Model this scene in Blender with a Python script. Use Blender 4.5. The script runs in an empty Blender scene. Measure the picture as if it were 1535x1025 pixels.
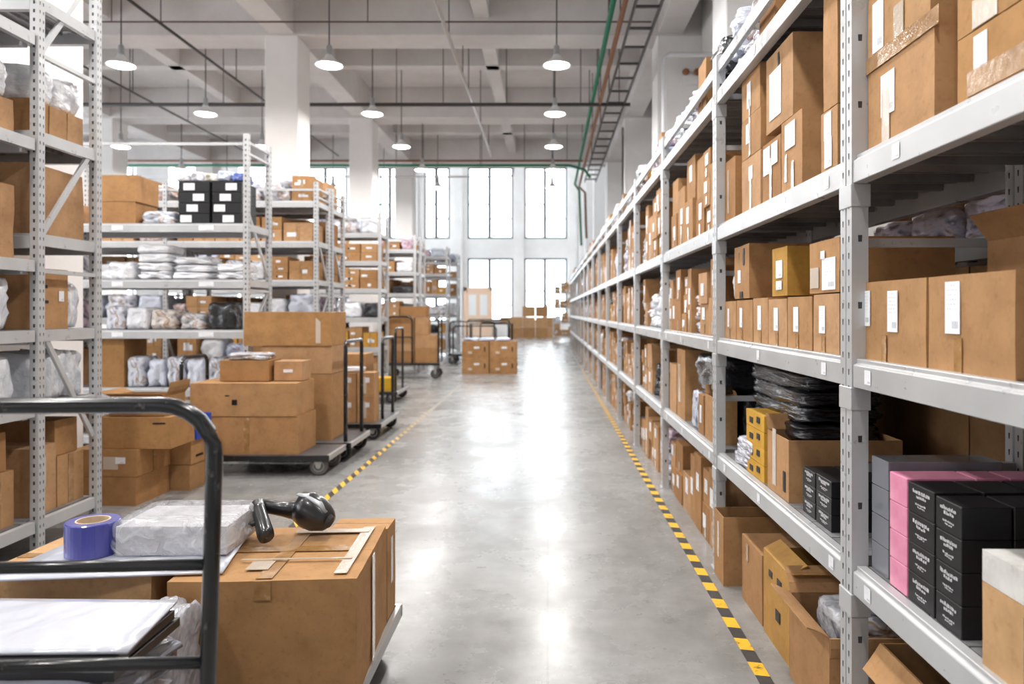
import bpy, bmesh, math, random
from mathutils import Vector, Matrix, noise
R = math.radians
PI = math.pi
S = bpy.context.scene
COL = S.collection
F = 1100.0; CX = 821.0; CY = 467.0; H = 1.535      # focal length in px, vanishing point, eye height

# ------------------------------------------------------------------ camera
cd = bpy.data.cameras.new('camera'); cam = bpy.data.objects.new('camera', cd); COL.objects.link(cam)
cam.location = (0, 0, H); cam.rotation_euler = (R(90), 0, 0)
cd.sensor_fit = 'HORIZONTAL'; cd.sensor_width = 36; cd.lens = 36 * F / 1535
cd.shift_x = (767.5 - CX) / 1535; cd.shift_y = (CY - 512.5) / 1535
cd.clip_start = 0.05; cd.clip_end = 200
cd.dof.use_dof = True; cd.dof.focus_distance = 2.75; cd.dof.aperture_fstop = 2.5
S.camera = cam
S.view_settings.view_transform = 'Standard'; S.view_settings.look = 'None'
S.view_settings.gamma = 1; S.view_settings.exposure = 0.38
S.view_settings.use_curve_mapping = False

# ------------------------------------------------------------------ world (daylight outside the windows)
w = bpy.data.worlds.new('world'); S.world = w; w.use_nodes = True
nt = w.node_tree; nt.nodes.clear()
wo = nt.nodes.new('ShaderNodeOutputWorld'); bg = nt.nodes.new('ShaderNodeBackground')
bg.inputs[0].default_value = (0.93, 0.97, 1.0, 1); bg.inputs[1].default_value = 6.2
nt.links.new(bg.outputs[0], wo.inputs[0])
LAMP_W = 42.0

# ------------------------------------------------------------------ materials
M = {}
def mat(name, col=(.5, .5, .5), rough=.5, metal=0, spec=.5, emit=None, es=1, coat=0, trans=0, alpha=1):
    m = bpy.data.materials.new(name); m.use_nodes = True
    b = m.node_tree.nodes['Principled BSDF']
    b.inputs['Base Color'].default_value = (*col, 1); b.inputs['Roughness'].default_value = rough
    b.inputs['Metallic'].default_value = metal; b.inputs['Specular IOR Level'].default_value = spec
    b.inputs['Coat Weight'].default_value = coat; b.inputs['Coat Roughness'].default_value = .08
    b.inputs['Transmission Weight'].default_value = trans; b.inputs['Alpha'].default_value = alpha
    if emit: b.inputs['Emission Color'].default_value = (*emit, 1); b.inputs['Emission Strength'].default_value = es
    M[name] = m
    return m
def N(m, t, **kw):
    n = m.node_tree.nodes.new(t)
    for k, v in kw.items(): setattr(n, k, v)
    return n
def L(m, a, b): m.node_tree.links.new(a, b)
def BS(m): return m.node_tree.nodes['Principled BSDF']
def coords(m, which='Object', scale=(1, 1, 1)):
    tc = N(m, 'ShaderNodeTexCoord'); mp = N(m, 'ShaderNodeMapping'); mp.inputs['Scale'].default_value = scale
    L(m, tc.outputs[which], mp.inputs[0]); return mp.outputs[0]
def tex_noise(m, vec, scale, detail=3, rough=.6, dist=0):
    n = N(m, 'ShaderNodeTexNoise'); n.inputs['Scale'].default_value = scale; n.inputs['Detail'].default_value = detail
    n.inputs['Roughness'].default_value = rough; n.inputs['Distortion'].default_value = dist
    L(m, vec, n.inputs['Vector']); return n.outputs['Fac']
def ramp(m, fac, stops):
    r = N(m, 'ShaderNodeValToRGB'); e = r.color_ramp.elements
    while len(e) > 1: e.remove(e[-1])
    e[0].position = stops[0][0]; e[0].color = (*stops[0][1], 1)
    for p, c in stops[1:]:
        q = e.new(p); q.color = (*c, 1)
    L(m, fac, r.inputs[0]); return r.outputs[0]
def mul(m, a, b, fac=1.0, mode='MULTIPLY'):
    x = N(m, 'ShaderNodeMix', data_type='RGBA', blend_type=mode); x.inputs[0].default_value = fac
    for s, v in ((6, a), (7, b)):
        if isinstance(v, tuple): x.inputs[s].default_value = (*v, 1)
        else: L(m, v, x.inputs[s])
    return x.outputs[2]
def bump(m, fac, strength, dist=.01):
    b = N(m, 'ShaderNodeBump'); b.inputs['Strength'].default_value = strength; b.inputs['Distance'].default_value = dist
    L(m, fac, b.inputs['Height']); L(m, b.outputs[0], BS(m).inputs['Normal'])
def g(v): return (v, v, v)

m = mat('cardboard', rough=.78, spec=.25)
v = coords(m)
oi = N(m, 'ShaderNodeObjectInfo')
c = mul(m, oi.outputs['Color'], ramp(m, tex_noise(m, v, 7, 5, .65), [(.3, (.80, .78, .76)), (.55, (1, 1, 1)), (.75, (1.12, 1.1, 1.08))]))
c = mul(m, c, ramp(m, tex_noise(m, v, 38, 3), [(.28, (.86, .84, .82)), (.45, (1, 1, 1))]))
L(m, c, BS(m).inputs['Base Color'])
bump(m, tex_noise(m, coords(m), 11, 3), .22, .008)

m = mat('packing_tape', rough=.16, coat=.6)
L(m, ramp(m, tex_noise(m, coords(m), 16, 4), [(.35, (.30, .155, .05)), (.6, (.43, .24, .10)), (.72, (.62, .45, .28))]), BS(m).inputs['Base Color'])
bump(m, tex_noise(m, coords(m), 40, 3), .4, .004)
m = mat('clear_tape', (.62, .52, .42), rough=.1, coat=1)
bump(m, tex_noise(m, coords(m), 50, 3), .5, .004)

m = mat('paper_label', rough=.5, spec=.3)     # white sticker with rows of small print and a bar code
tc = N(m, 'ShaderNodeTexCoord'); uv = tc.outputs['UV']
sp = N(m, 'ShaderNodeSeparateXYZ'); L(m, uv, sp.inputs[0])
def mth(m, op, a, b=0.0, c=None):
    n = N(m, 'ShaderNodeMath', operation=op)
    for i, q in enumerate((a, b) if c is None else (a, b, c)):
        if isinstance(q, (int, float)): n.inputs[i].default_value = q
        else: L(m, q, n.inputs[i])
    return n.outputs[0]
rows = mth(m, 'LESS_THAN', mth(m, 'FRACT', mth(m, 'MULTIPLY', sp.outputs[1], 11)), .38)
mp = N(m, 'ShaderNodeMapping'); mp.inputs['Scale'].default_value = (26, 11, 1); L(m, uv, mp.inputs[0])
letters = mth(m, 'GREATER_THAN', tex_noise(m, mp.outputs[0], 1.0, 2), .52)
zone = mth(m, 'MULTIPLY', mth(m, 'GREATER_THAN', sp.outputs[1], .45), mth(m, 'MULTIPLY', mth(m, 'GREATER_THAN', sp.outputs[0], .1), mth(m, 'LESS_THAN', sp.outputs[0], .82)))
txt = mth(m, 'MULTIPLY', mth(m, 'MULTIPLY', rows, letters), mth(m, 'MULTIPLY', zone, .3))
mp2 = N(m, 'ShaderNodeMapping'); mp2.inputs['Scale'].default_value = (60, .01, 1); L(m, uv, mp2.inputs[0])
bars = mth(m, 'GREATER_THAN', tex_noise(m, mp2.outputs[0], 1.0, 2), .5)
bz = mth(m, 'MULTIPLY', mth(m, 'MULTIPLY', mth(m, 'GREATER_THAN', sp.outputs[1], .1), mth(m, 'LESS_THAN', sp.outputs[1], .24)),
         mth(m, 'MULTIPLY', mth(m, 'GREATER_THAN', sp.outputs[0], .5), mth(m, 'LESS_THAN', sp.outputs[0], .9)))
ink = mth(m, 'MAXIMUM', txt, mth(m, 'MULTIPLY', mth(m, 'MULTIPLY', bars, bz), .7))
L(m, ramp(m, ink, [(0, (.84, .85, .88)), (1, (.12, .13, .2))]), BS(m).inputs['Base Color'])

m = mat('poly', rough=.2, spec=.6, coat=.3)     # plastic mailers: the object's own colour, crinkled film
v = coords(m, 'Object', (1, 1, 1)); oi = N(m, 'ShaderNodeObjectInfo')
c = mul(m, oi.outputs['Color'], ramp(m, tex_noise(m, v, 3, 2, .5, .2), [(.3, (.82, .84, .88)), (.5, (1, 1, 1))]))
L(m, c, BS(m).inputs['Base Color'])
vo = N(m, 'ShaderNodeTexVoronoi'); vo.inputs['Scale'].default_value = 14; L(m, v, vo.inputs['Vector'])
ad = mth(m, 'ADD', tex_noise(m, v, 5, 2, .45, .3), mth(m, 'MULTIPLY', vo.outputs['Distance'], .12))
bump(m, ad, .7, .03)
m = mat('printed_poly', rough=.2, coat=.4)     # clear film over goods of mixed colours
v = coords(m, 'Object', (1, 1, 1)); oi = N(m, 'ShaderNodeObjectInfo')
vo = N(m, 'ShaderNodeTexVoronoi'); vo.inputs['Scale'].default_value = 7; L(m, v, vo.inputs['Vector'])
c = ramp(m, tex_noise(m, v, 2.6, 1.5, .5, .6), [(.28, (.05, .055, .08)), (.36, (.30, .31, .36)), (.45, (.74, .75, .79)), (.58, (.78, .79, .83)), (.64, (.45, .30, .18)), (.72, (.70, .72, .8))])
L(m, mul(m, c, oi.outputs['Color'], .6), BS(m).inputs['Base Color'])
bump(m, tex_noise(m, v, 5, 2, .5, .4), .8, .03)

def filmmat(name, tint, gl=.3, bumps=1):
    m = bpy.data.materials.new(name); m.use_nodes = True; M[name] = m
    t = m.node_tree; t.nodes.clear()
    o = t.nodes.new('ShaderNodeOutputMaterial'); mx = t.nodes.new('ShaderNodeMixShader')
    a = t.nodes.new('ShaderNodeBsdfTransparent'); a.inputs[0].default_value = (*tint, 1)
    b = t.nodes.new('ShaderNodeBsdfPrincipled'); b.inputs['Base Color'].default_value = (.8, .82, .86, 1); b.inputs['Roughness'].default_value = .12
    b.inputs['Coat Weight'].default_value = 1
    no = t.nodes.new('ShaderNodeTexNoise'); no.inputs['Scale'].default_value = 13; no.inputs['Distortion'].default_value = 1.5
    tc = t.nodes.new('ShaderNodeTexCoord'); t.links.new(tc.outputs['Object'], no.inputs['Vector'])
    if bumps:
        bp = t.nodes.new('ShaderNodeBump'); bp.inputs['Strength'].default_value = 1; bp.inputs['Distance'].default_value = .03
        t.links.new(no.outputs['Fac'], bp.inputs['Height']); t.links.new(bp.outputs[0], b.inputs['Normal'])
        rp = t.nodes.new('ShaderNodeMapRange'); rp.inputs[1].default_value = .35; rp.inputs[2].default_value = .7
        rp.inputs[3].default_value = gl * .5; rp.inputs[4].default_value = min(1, gl * 1.8)
        t.links.new(no.outputs['Fac'], rp.inputs[0]); t.links.new(rp.outputs[0], mx.inputs[0])
    else: mx.inputs[0].default_value = gl
    t.links.new(a.outputs[0], mx.inputs[1]); t.links.new(b.outputs[0], mx.inputs[2]); t.links.new(mx.outputs[0], o.inputs[0])
    return m
filmmat('clear_film', (.93, .94, .96), .30)
filmmat('window_glass', (.97, .985, 1), .05, 0)

m = mat('grey_steel', rough=.32, spec=.5, metal=.15)
v = coords(m)
L(m, ramp(m, tex_noise(m, v, 3, 4), [(.3, (.44, .445, .455)), (.7, (.53, .535, .54))]), BS(m).inputs['Base Color'])
L(m, ramp(m, tex_noise(m, v, 12, 3), [(.3, g(.26)), (.7, g(.42))]), BS(m).inputs['Roughness'])
m = mat('deck_steel', rough=.42, metal=.35)
L(m, ramp(m, tex_noise(m, coords(m, 'Object', (1, 6, 1)), 4, 4), [(.3, (.20, .20, .21)), (.7, (.36, .36, .37))]), BS(m).inputs['Base Color'])
mat('slot_dark', (.035, .035, .04), .7)
mat('black_paint', (.012, .013, .015), .22, coat=.3)
m = M['black_paint']; L(m, ramp(m, tex_noise(m, coords(m), 30, 4), [(.62, (.012, .013, .015)), (.70, (.10, .09, .085))]), BS(m).inputs['Base Color'])
mat('rubber', (.02, .02, .021), .6); mat('grey_rubber', (.16, .155, .15), .6)
mat('bare_metal', (.55, .54, .52), .3, metal=.9)
mat('cart_edge', (.50, .50, .50), .3, metal=.6); mat('cart_top', (.10, .10, .105), .4)
mat('black_plastic', (.014, .014, .016), .3, coat=.4)
mat('black_card', (.012, .012, .014), .42, spec=.35)
mat('silver_ink', (.55, .55, .57), .4)
mat('pink_card', (.80, .27, .43), .4)
m = M['pink_card']; L(m, ramp(m, tex_noise(m, coords(m), 9, 3), [(.3, (.70, .22, .37)), (.7, (.86, .37, .50))]), BS(m).inputs['Base Color'])
mat('blue_tape', (.055, .06, .30), .25, coat=.5); mat('tape_core', (.62, .48, .33), .8)
mat('blue_plastic', (.01, .07, .45), .35)
mat('white_paint', (.80, .80, .79), .45); mat('lamp_grey', (.42, .44, .46), .4, metal=.3)
mat('lamp_glow', (1, 1, 1), .5, emit=(1, .97, .93), es=16)
mat('pipe_dull', (.10, .06, .045), .6); mat('pipe_black', (.05, .045, .045), .5); mat('pipe_green', (.02, .19, .10), .45); mat('pipe_brown', (.22, .10, .05), .55)
mat('pipe_white', (.70, .70, .72), .4); mat('pipe_silver', (.45, .42, .40), .4, metal=.5)
mat('window_frame_dark', (.12, .125, .13), .5); mat('peach_door', (.80, .58, .42), .5)
mat('rust', (.28, .12, .05), .8)

m = mat('plaster', rough=.85, spec=.2)
v = coords(m)
c = ramp(m, tex_noise(m, v, .55, 6, .6), [(.3, (.76, .745, .73)), (.6, (.86, .85, .84))])
L(m, c, BS(m).inputs['Base Color']); bump(m, tex_noise(m, v, 6, 5), .2, .02)
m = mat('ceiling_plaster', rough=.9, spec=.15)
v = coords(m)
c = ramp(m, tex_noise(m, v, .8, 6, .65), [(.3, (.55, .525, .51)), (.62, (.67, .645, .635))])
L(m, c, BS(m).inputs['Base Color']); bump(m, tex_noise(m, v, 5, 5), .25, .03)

m = mat('polished_concrete', rough=.22, spec=.36)
v = coords(m)
c = ramp(m, tex_noise(m, v, .9, 7, .62, .5), [(.28, (.19, .187, .18)), (.5, (.275, .272, .265)), (.72, (.36, .358, .352))])
c = mul(m, c, ramp(m, tex_noise(m, v, 7, 5, .7), [(.35, (.86, .86, .85)), (.6, (1.05, 1.05, 1.05))]))
br = N(m, 'ShaderNodeTexBrick'); br.offset = 0; br.inputs['Scale'].default_value = 1
br.inputs['Brick Width'].default_value = 3.0; br.inputs['Row Height'].default_value = 3.0; br.inputs['Mortar Size'].default_value = .006
br.inputs[1].default_value = (1, 1, 1, 1); br.inputs[2].default_value = (1, 1, 1, 1); br.inputs[3].default_value = (.8, .8, .8, 1)
L(m, v, br.inputs['Vector']); c = mul(m, c, br.outputs['Color'])
L(m, c, BS(m).inputs['Base Color'])
L(m, ramp(m, tex_noise(m, v, 1.6, 6, .65), [(.3, g(.18)), (.7, g(.36))]), BS(m).inputs['Roughness'])
bump(m, tex_noise(m, v, 2.2, 4), .10, .02)

def hazard(name, slant, worn):
    m = mat(name, rough=.45)
    tc = N(m, 'ShaderNodeTexCoord'); sp = N(m, 'ShaderNodeSeparateXYZ'); L(m, tc.outputs['Object'], sp.inputs[0])
    ph = mth(m, 'ADD', mth(m, 'MULTIPLY', sp.outputs[1], 1 / .236), mth(m, 'MULTIPLY', sp.outputs[0], slant))
    y = mth(m, 'LESS_THAN', mth(m, 'FRACT', ph), .5)
    dirt = tex_noise(m, tc.outputs['Object'], 9, 5, .7)
    yel = ramp(m, dirt, [(.33, (.10, .06, .01)), (.42, (.78, .44, .02)), (.6, (.86, .50, .03))])
    blk = ramp(m, dirt, [(.35, (.02, .02, .022)), (.7, (.06, .06, .06))])
    mx = N(m, 'ShaderNodeMix', data_type='RGBA'); L(m, y, mx.inputs[0]); L(m, blk, mx.inputs[6]); L(m, yel, mx.inputs[7])
    out = mx.outputs[2]
    # wear: traffic has rubbed the far stretch down to the concrete
    far = N(m, 'ShaderNodeMapRange'); far.inputs[1].default_value = worn[0]; far.inputs[2].default_value = worn[1]
    far.inputs[3].default_value = 0; far.inputs[4].default_value = worn[2]
    L(m, sp.outputs[1], far.inputs[0])
    k = mth(m, 'MULTIPLY', far.outputs[0], mth(m, 'GREATER_THAN', mth(m, 'ADD', tex_noise(m, tc.outputs['Object'], 22, 3), mth(m, 'MULTIPLY', far.outputs[0], .25)), .5))
    mx2 = N(m, 'ShaderNodeMix', data_type='RGBA'); L(m, k, mx2.inputs[0]); L(m, out, mx2.inputs[6]); mx2.inputs[7].default_value = (.30, .285, .26, 1)
    L(m, mx2.outputs[2], BS(m).inputs['Base Color'])
hazard('hazard_right', 1.0, (9, 22, .9)); hazard('hazard_left', 9.0, (7.5, 12, .95))

# ------------------------------------------------------------------ mesh helpers
class MB:
    def __init__(s): s.v = []; s.f = []; s.mi = []; s.uv = {}
    def poly(s, pts, mi=0, uv=None):
        b = len(s.v); s.v += [tuple(p) for p in pts]; s.f.append(tuple(range(b, b + len(pts)))); s.mi.append(mi)
        if uv: s.uv[len(s.f) - 1] = uv
    def box(s, x0, x1, y0, y1, z0, z1, mi=0, T=None):
        b = len(s.v)
        c = [(x, y, z) for z in (z0, z1) for y in (y0, y1) for x in (x0, x1)]
        if T: c = [tuple(T @ Vector(p)) for p in c]
        s.v += c
        for q in ((0, 2, 3, 1), (4, 5, 7, 6), (0, 1, 5, 4), (2, 6, 7, 3), (0, 4, 6, 2), (1, 3, 7, 5)):
            s.f.append(tuple(b + i for i in q)); s.mi.append(mi)
        return s
    def prism(s, pts, axis, a0, a1, mi=0):      # polygon pts in the other two axes, extruded along axis
        b = len(s.v); n = len(pts)
        for a in (a0, a1):
            for p in pts:
                s.v.append({'x': (a, p[0], p[1]), 'y': (p[0], a, p[1]), 'z': (p[0], p[1], a)}[axis])
        for i in range(n):
            j = (i + 1) % n; s.f.append((b + i, b + j, b + n + j, b + n + i)); s.mi.append(mi)
        s.f.append(tuple(b + i for i in range(n))[::-1]); s.mi.append(mi)
        s.f.append(tuple(b + n + i for i in range(n))); s.mi.append(mi)
        return s
    def loft(s, path, rad, seg=10, mi=0, up=(0, 0, 1), cap=True):   # rad: number or list of (ra, rb)
        P = [Vector(p) for p in path]; n = len(P); b = len(s.v)
        if isinstance(rad, (int, float)): rad = [(rad, rad)] * n
        for i, p in enumerate(P):
            t = (P[min(i + 1, n - 1)] - P[max(i - 1, 0)]).normalized()
            u = Vector(up)
            if abs(t.dot(u)) > .95: u = Vector((0, 1, 0)) if abs(t.y) < .9 else Vector((1, 0, 0))
            a = t.cross(u).normalized(); c = a.cross(t).normalized()
            for k in range(seg):
                th = 2 * PI * k / seg
                s.v.append(tuple(p + a * math.cos(th) * rad[i][0] + c * math.sin(th) * rad[i][1]))
        for i in range(n - 1):
            for k in range(seg):
                k2 = (k + 1) % seg
                s.f.append((b + i * seg + k, b + i * seg + k2, b + (i + 1) * seg + k2, b + (i + 1) * seg + k)); s.mi.append(mi)
        if cap:
            s.f.append(tuple(b + k for k in range(seg))[::-1]); s.mi.append(mi)
            s.f.append(tuple(b + (n - 1) * seg + k for k in range(seg))); s.mi.append(mi)
        return s
    def lathe(s, prof, c=(0, 0, 0), seg=24, axis='z', mi=0, closed=False):   # prof: (r, h)
        b = len(s.v); n = len(prof)
        for r, h in prof:
            for k in range(seg):
                th = 2 * PI * k / seg; p = (r * math.cos(th), r * math.sin(th), h)
                if axis == 'x': p = (p[2], p[0], p[1])
                if axis == 'y': p = (p[0], p[2], p[1])
                s.v.append((c[0] + p[0], c[1] + p[1], c[2] + p[2]))
        m_ = n if closed else n - 1
        for i in range(m_):
            i2 = (i + 1) % n
            for k in range(seg):
                k2 = (k + 1) % seg
                s.f.append((b + i * seg + k, b + i * seg + k2, b + i2 * seg + k2, b + i2 * seg + k)); s.mi.append(mi)
        return s
    def mesh(s, name, mats, bevel=0, smooth=False, weld=False):
        me = bpy.data.meshes.new(name); me.from_pydata(s.v, [], s.f)
        for q in mats: me.materials.append(M[q] if isinstance(q, str) else q)
        for i, p in enumerate(me.polygons): p.material_index = s.mi[i]
        if s.uv:
            ul = me.uv_layers.new(name='UVMap')
            for fi, uv in s.uv.items():
                for li, q in zip(me.polygons[fi].loop_indices, uv): ul.data[li].uv = q
        bm = bmesh.new(); bm.from_mesh(me)
        if weld: bmesh.ops.remove_doubles(bm, verts=bm.verts, dist=1e-5)
        if bevel:
            bmesh.ops.bevel(bm, geom=[e for e in bm.edges if len(e.link_faces) == 2 and e.calc_face_angle(0) > .5], offset=bevel, segments=1, affect='EDGES')
        bmesh.ops.recalc_face_normals(bm, faces=bm.faces)
        bm.to_mesh(me); bm.free()
        if smooth:
            for p in me.polygons: p.use_smooth = True
        return me
def link(name, me, parent=None, loc=(0, 0, 0), rz=0):
    o = bpy.data.objects.new(name, me); COL.objects.link(o); o.location = loc; o.rotation_euler = (0, 0, rz)
    if parent: o.parent = parent
    return o
USED = {}
def tag(o, label, cat, group=None, kind=None):
    if label in USED and not group: print('DUPLABEL', label)
    USED[label] = 1
    n = len(label.split())
    if n < 4 or n > 16: print('LABELLEN', n, label)
    o['label'] = label; o['category'] = cat
    if group: o['group'] = group
    if kind: o['kind'] = kind
    return o
def thing(name, label, cat, loc=(0, 0, 0), rz=0, group=None, kind=None):
    o = bpy.data.objects.new(name, None); COL.objects.link(o); o.location = loc; o.rotation_euler = (0, 0, rz)
    o.empty_display_size = .1
    return tag(o, label, cat, group, kind)
def struct(name, mb, mats, bevel=0):
    o = link(name, mb.mesh(name, mats, bevel)); o['kind'] = 'structure'; return o
def rects(mb, axis, a0, a1, u0, u1, z0, z1, holes):     # wall slab with rectangular openings
    us = sorted({u0, u1, *[h[0] for h in holes], *[h[1] for h in holes]}); zs = sorted({z0, z1, *[h[2] for h in holes], *[h[3] for h in holes]})
    for ua, ub in zip(us, us[1:]):
        for za, zb in zip(zs, zs[1:]):
            cu, cz = (ua + ub) / 2, (za + zb) / 2
            if any(h[0] < cu < h[1] and h[2] < cz < h[3] for h in holes): continue
            if axis == 'y': mb.box(ua, ub, a0, a1, za, zb)
            else: mb.box(a0, a1, ua, ub, za, zb)

# ------------------------------------------------------------------ the building
XR, XL, YB, YM, YE = 2.45, -16.0, -6.0, 22.15, 46.0
ZC, ZB, ZT = 6.6, 5.92, 12.0
struct('floor', MB().box(XL - .3, XR + .3, YB - .3, YE + .3, -.2, 0), ['polished_concrete'])
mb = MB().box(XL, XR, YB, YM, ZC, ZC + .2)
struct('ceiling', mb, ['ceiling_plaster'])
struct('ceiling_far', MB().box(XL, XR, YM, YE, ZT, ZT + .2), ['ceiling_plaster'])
struct('wall_right', MB().box(XR, XR + .25, YB, YE + .2, 0, ZT), ['plaster'])
mb = MB(); rects(mb, 'x', XL - .25, XL, YB, YE + .2, 0, ZT, [(y, y + 3.6, 1.2, 5.2) for y in (-4.5, .6, 5.8, 11, 16.2)] + [(y, y + 4.5, 1.5, 10.5) for y in (24, 31, 38)])  # openings added in this wall to let side daylight in
struct('wall_left', mb, ['plaster'])
struct('wall_back', MB().box(XL, XR, YB - .25, YB, 0, ZC), ['plaster'])
struct('wall_above_beam', MB().box(XL, XR, YM - .02, YM + .2, ZB, ZT), ['plaster'])
UP = [(-1.46, 1.21), (-5.02, -2.17), (-7.74, -6.15), (-10.7, -9.0), (-15.2, -12.6)]
holes = [(a, b, 6.1, 10.6) for a, b in UP] + [(a, b, .9, 4.88) for a, b in UP]
mb = MB(); rects(mb, 'y', YE, YE + .3, XL, XR, 0, ZT, holes)
struct('wall_end', mb, ['plaster'])
mb = MB()
for x in (-8.4, -5.6, -1.8, 1.55): mb.box(x - .25, x + .25, YE - .25, YE, 0, ZT)
struct('trim_1', mb, ['plaster'])
n = 0
for a, b in UP:
    for z0, z1 in ((6.1, 10.6), (.9, 4.88)):
        n += 1
        fr = MB(); t = .12
        fr.box(a, a + t, YE + .05, YE + .13, z0, z1).box(b - t, b, YE + .05, YE + .13, z0, z1)
        fr.box(a, b, YE + .05, YE + .13, z0, z0 + t).box(a, b, YE + .05, YE + .13, z1 - t, z1)
        mx = (a + b) / 2 - .05; fr.box(mx - .10, mx + .10, YE + .0, YE + .13, z0, z1)
        zz = z0 + (z1 - z0) * .47; fr.box(a, mx, YE + .06, YE + .12, zz, zz + .10); fr.box(mx, b, YE + .06, YE + .12, zz - .9, zz - .80)
        wdw = struct('window_%d' % n, fr, ['window_frame_dark'])
        link('pane', MB().box(a, b, YE + .09, YE + .096, z0, z1).mesh('pane', ['window_glass']), wdw)
for i, (y, l, z0, z1) in enumerate([(y, 3.6, 1.2, 5.2) for y in (-4.5, .6, 5.8, 11, 16.2)] + [(y, 4.5, 1.5, 10.5) for y in (24, 31, 38)]):  # left-wall windows, added to bring daylight in from the side
    n += 1; fr = MB()
    for k in range(4): fr.box(XL - .15, XL - .08, y + k * l / 3 - .03, y + k * l / 3 + .03, z0, z1)
    for k in range(3): fr.box(XL - .15, XL - .08, y, y + l, z0 + k * (z1 - z0) / 2 - .03, z0 + k * (z1 - z0) / 2 + .03)
    wdw = struct('window_%d' % n, fr, ['window_frame_dark'])
    link('pane', MB().box(XL - .12, XL - .115, y, y + l, z0, z1).mesh('pane', ['window_glass']), wdw)
# double door in pale peach frame at the end wall
dr = MB(); dr.box(-5.25, -5.05, YE - .2, YE - .08, 0, 3.05).box(-3.65, -3.45, YE - .2, YE - .08, 0, 3.05).box(-5.25, -3.45, YE - .2, YE - .08, 2.85, 3.05)
d = struct('door_1', dr, ['peach_door'])
for x in (-5.05, -4.35):
    lf = MB(); lf.box(x, x + .7, YE - .16, YE - .12, .02, 2.85)
    o = link('leaf', lf.mesh('leaf', ['peach_door']), d)
    link('pane', MB().box(x + .12, x + .58, YE - .17, YE - .11, 1.3, 2.6).mesh('pane', ['white_paint']), o)
# concrete frame: columns and downstand beams
YCOL = (1.05, 5.98, 11.95, 16.9, 21.85)
for i, y in enumerate(YCOL):
    for j, x in enumerate((-4.23, -10.1)):
        struct('column_%d_%d' % (i + 1, j + 1), MB().box(x - .26, x + .26, y - .3, y + .3, 0, ZB), ['plaster'], .01)
for i, y in enumerate((7.45, 11.95, 16.9, 21.85, 28, 34, 40)):
    struct('column_wall_%d' % (i + 1), MB().box(1.74, XR, y - .3, y + .3, 0, ZB if y < 22 else ZT), ['plaster'], .01)
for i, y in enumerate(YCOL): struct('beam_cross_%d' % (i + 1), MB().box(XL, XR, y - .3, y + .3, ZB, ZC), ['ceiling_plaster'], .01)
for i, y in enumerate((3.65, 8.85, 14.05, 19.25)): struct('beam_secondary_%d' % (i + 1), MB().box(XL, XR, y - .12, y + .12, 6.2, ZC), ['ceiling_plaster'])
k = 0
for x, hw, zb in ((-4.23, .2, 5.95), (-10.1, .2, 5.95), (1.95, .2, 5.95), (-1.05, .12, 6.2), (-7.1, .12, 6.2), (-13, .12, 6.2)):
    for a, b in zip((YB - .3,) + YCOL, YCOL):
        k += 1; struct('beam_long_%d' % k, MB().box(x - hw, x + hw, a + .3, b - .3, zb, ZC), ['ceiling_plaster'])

# ------------------------------------------------------------------ pendant lamps
sh = MB(); sh.lathe([(.035, .15), (.05, .12), (.07, .085), (.115, .05), (.165, .015), (.19, -.01), (.185, -.012), (.16, .008), (.11, .042), (.06, .07), (.03, .08)], seg=28)
me_shade = sh.mesh('lamp_shade', ['white_paint'], smooth=True)
me_sock = MB().lathe([(.001, .27), (.02, .27), (.036, .255), (.04, .15), (.05, .135), (.001, .135)], seg=18).mesh('socket', ['lamp_grey'], smooth=True)
me_bulb = MB().lathe([(.001, .062), (.05, .05), (.11, .025), (.155, -.008), (.12, -.022), (.05, -.032), (.001, -.034)], seg=24).mesh('bulb', ['lamp_glow'], smooth=True)
me_cord = MB().loft([(0, 0, .27), (0, 0, 1.63)], .009, 8).mesh('cord', ['pipe_black'])
me_cordl = MB().loft([(0, 0, .27), (0, 0, 1.37)], .009, 8).mesh('cord', ['pipe_black'])
OR = ['nearest', 'second', 'third', 'fourth', 'fifth', 'sixth', 'seventh', 'eighth', 'ninth', 'tenth', 'eleventh', 'twelfth', 'thirteenth', 'fourteenth', 'fifteenth', 'sixteenth', 'seventeenth', 'eighteenth']
rows_ = {.12: 'right', -2.93: 'middle', -5.72: 'left', -8.55: 'far left'}
for X, rn in rows_.items():
    vis = 0
    for k in range(-4, 5):
        y = 9.84 + k * 2.43
        if y > 21.0: continue
        inview = 467 - 3.3 * F / y > 5
        lab = 'lit white cone pendant lamp, %s visible in the %s row' % (OR[vis], rn) if inview else 'cone pendant lamp above the frame, %s row, %s from the back wall' % (rn, OR[k + 4])
        if inview: vis += 1
        t = thing('pendant_lamp', lab, 'lamp', (X, y, 4.84), 0, 'pendant lamps in rows under the ceiling')
        long = min(abs(y - q) for q in YCOL) > .3
        sec = min(abs(y - q) for q in (3.65, 8.85, 14.05, 19.25)) < .12
        top = (ZC if not sec else 6.2) if long else ZB
        link('cord', MB().loft([(0, 0, .27), (0, 0, top - 4.84)], .009, 8).mesh('cord', ['pipe_black']), t)
        link('socket', me_sock, t); link('lamp_shade', me_shade, t); link('bulb', me_bulb, t)
        ld = bpy.data.lights.new('lamp_light', 'AREA'); ld.shape = 'DISK'; ld.size = .3; ld.energy = LAMP_W; ld.color = (1, .975, .95)
        lo = bpy.data.objects.new('lamp_light', ld); COL.objects.link(lo); lo.parent = t; lo.location = (0, 0, -.045)

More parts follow.
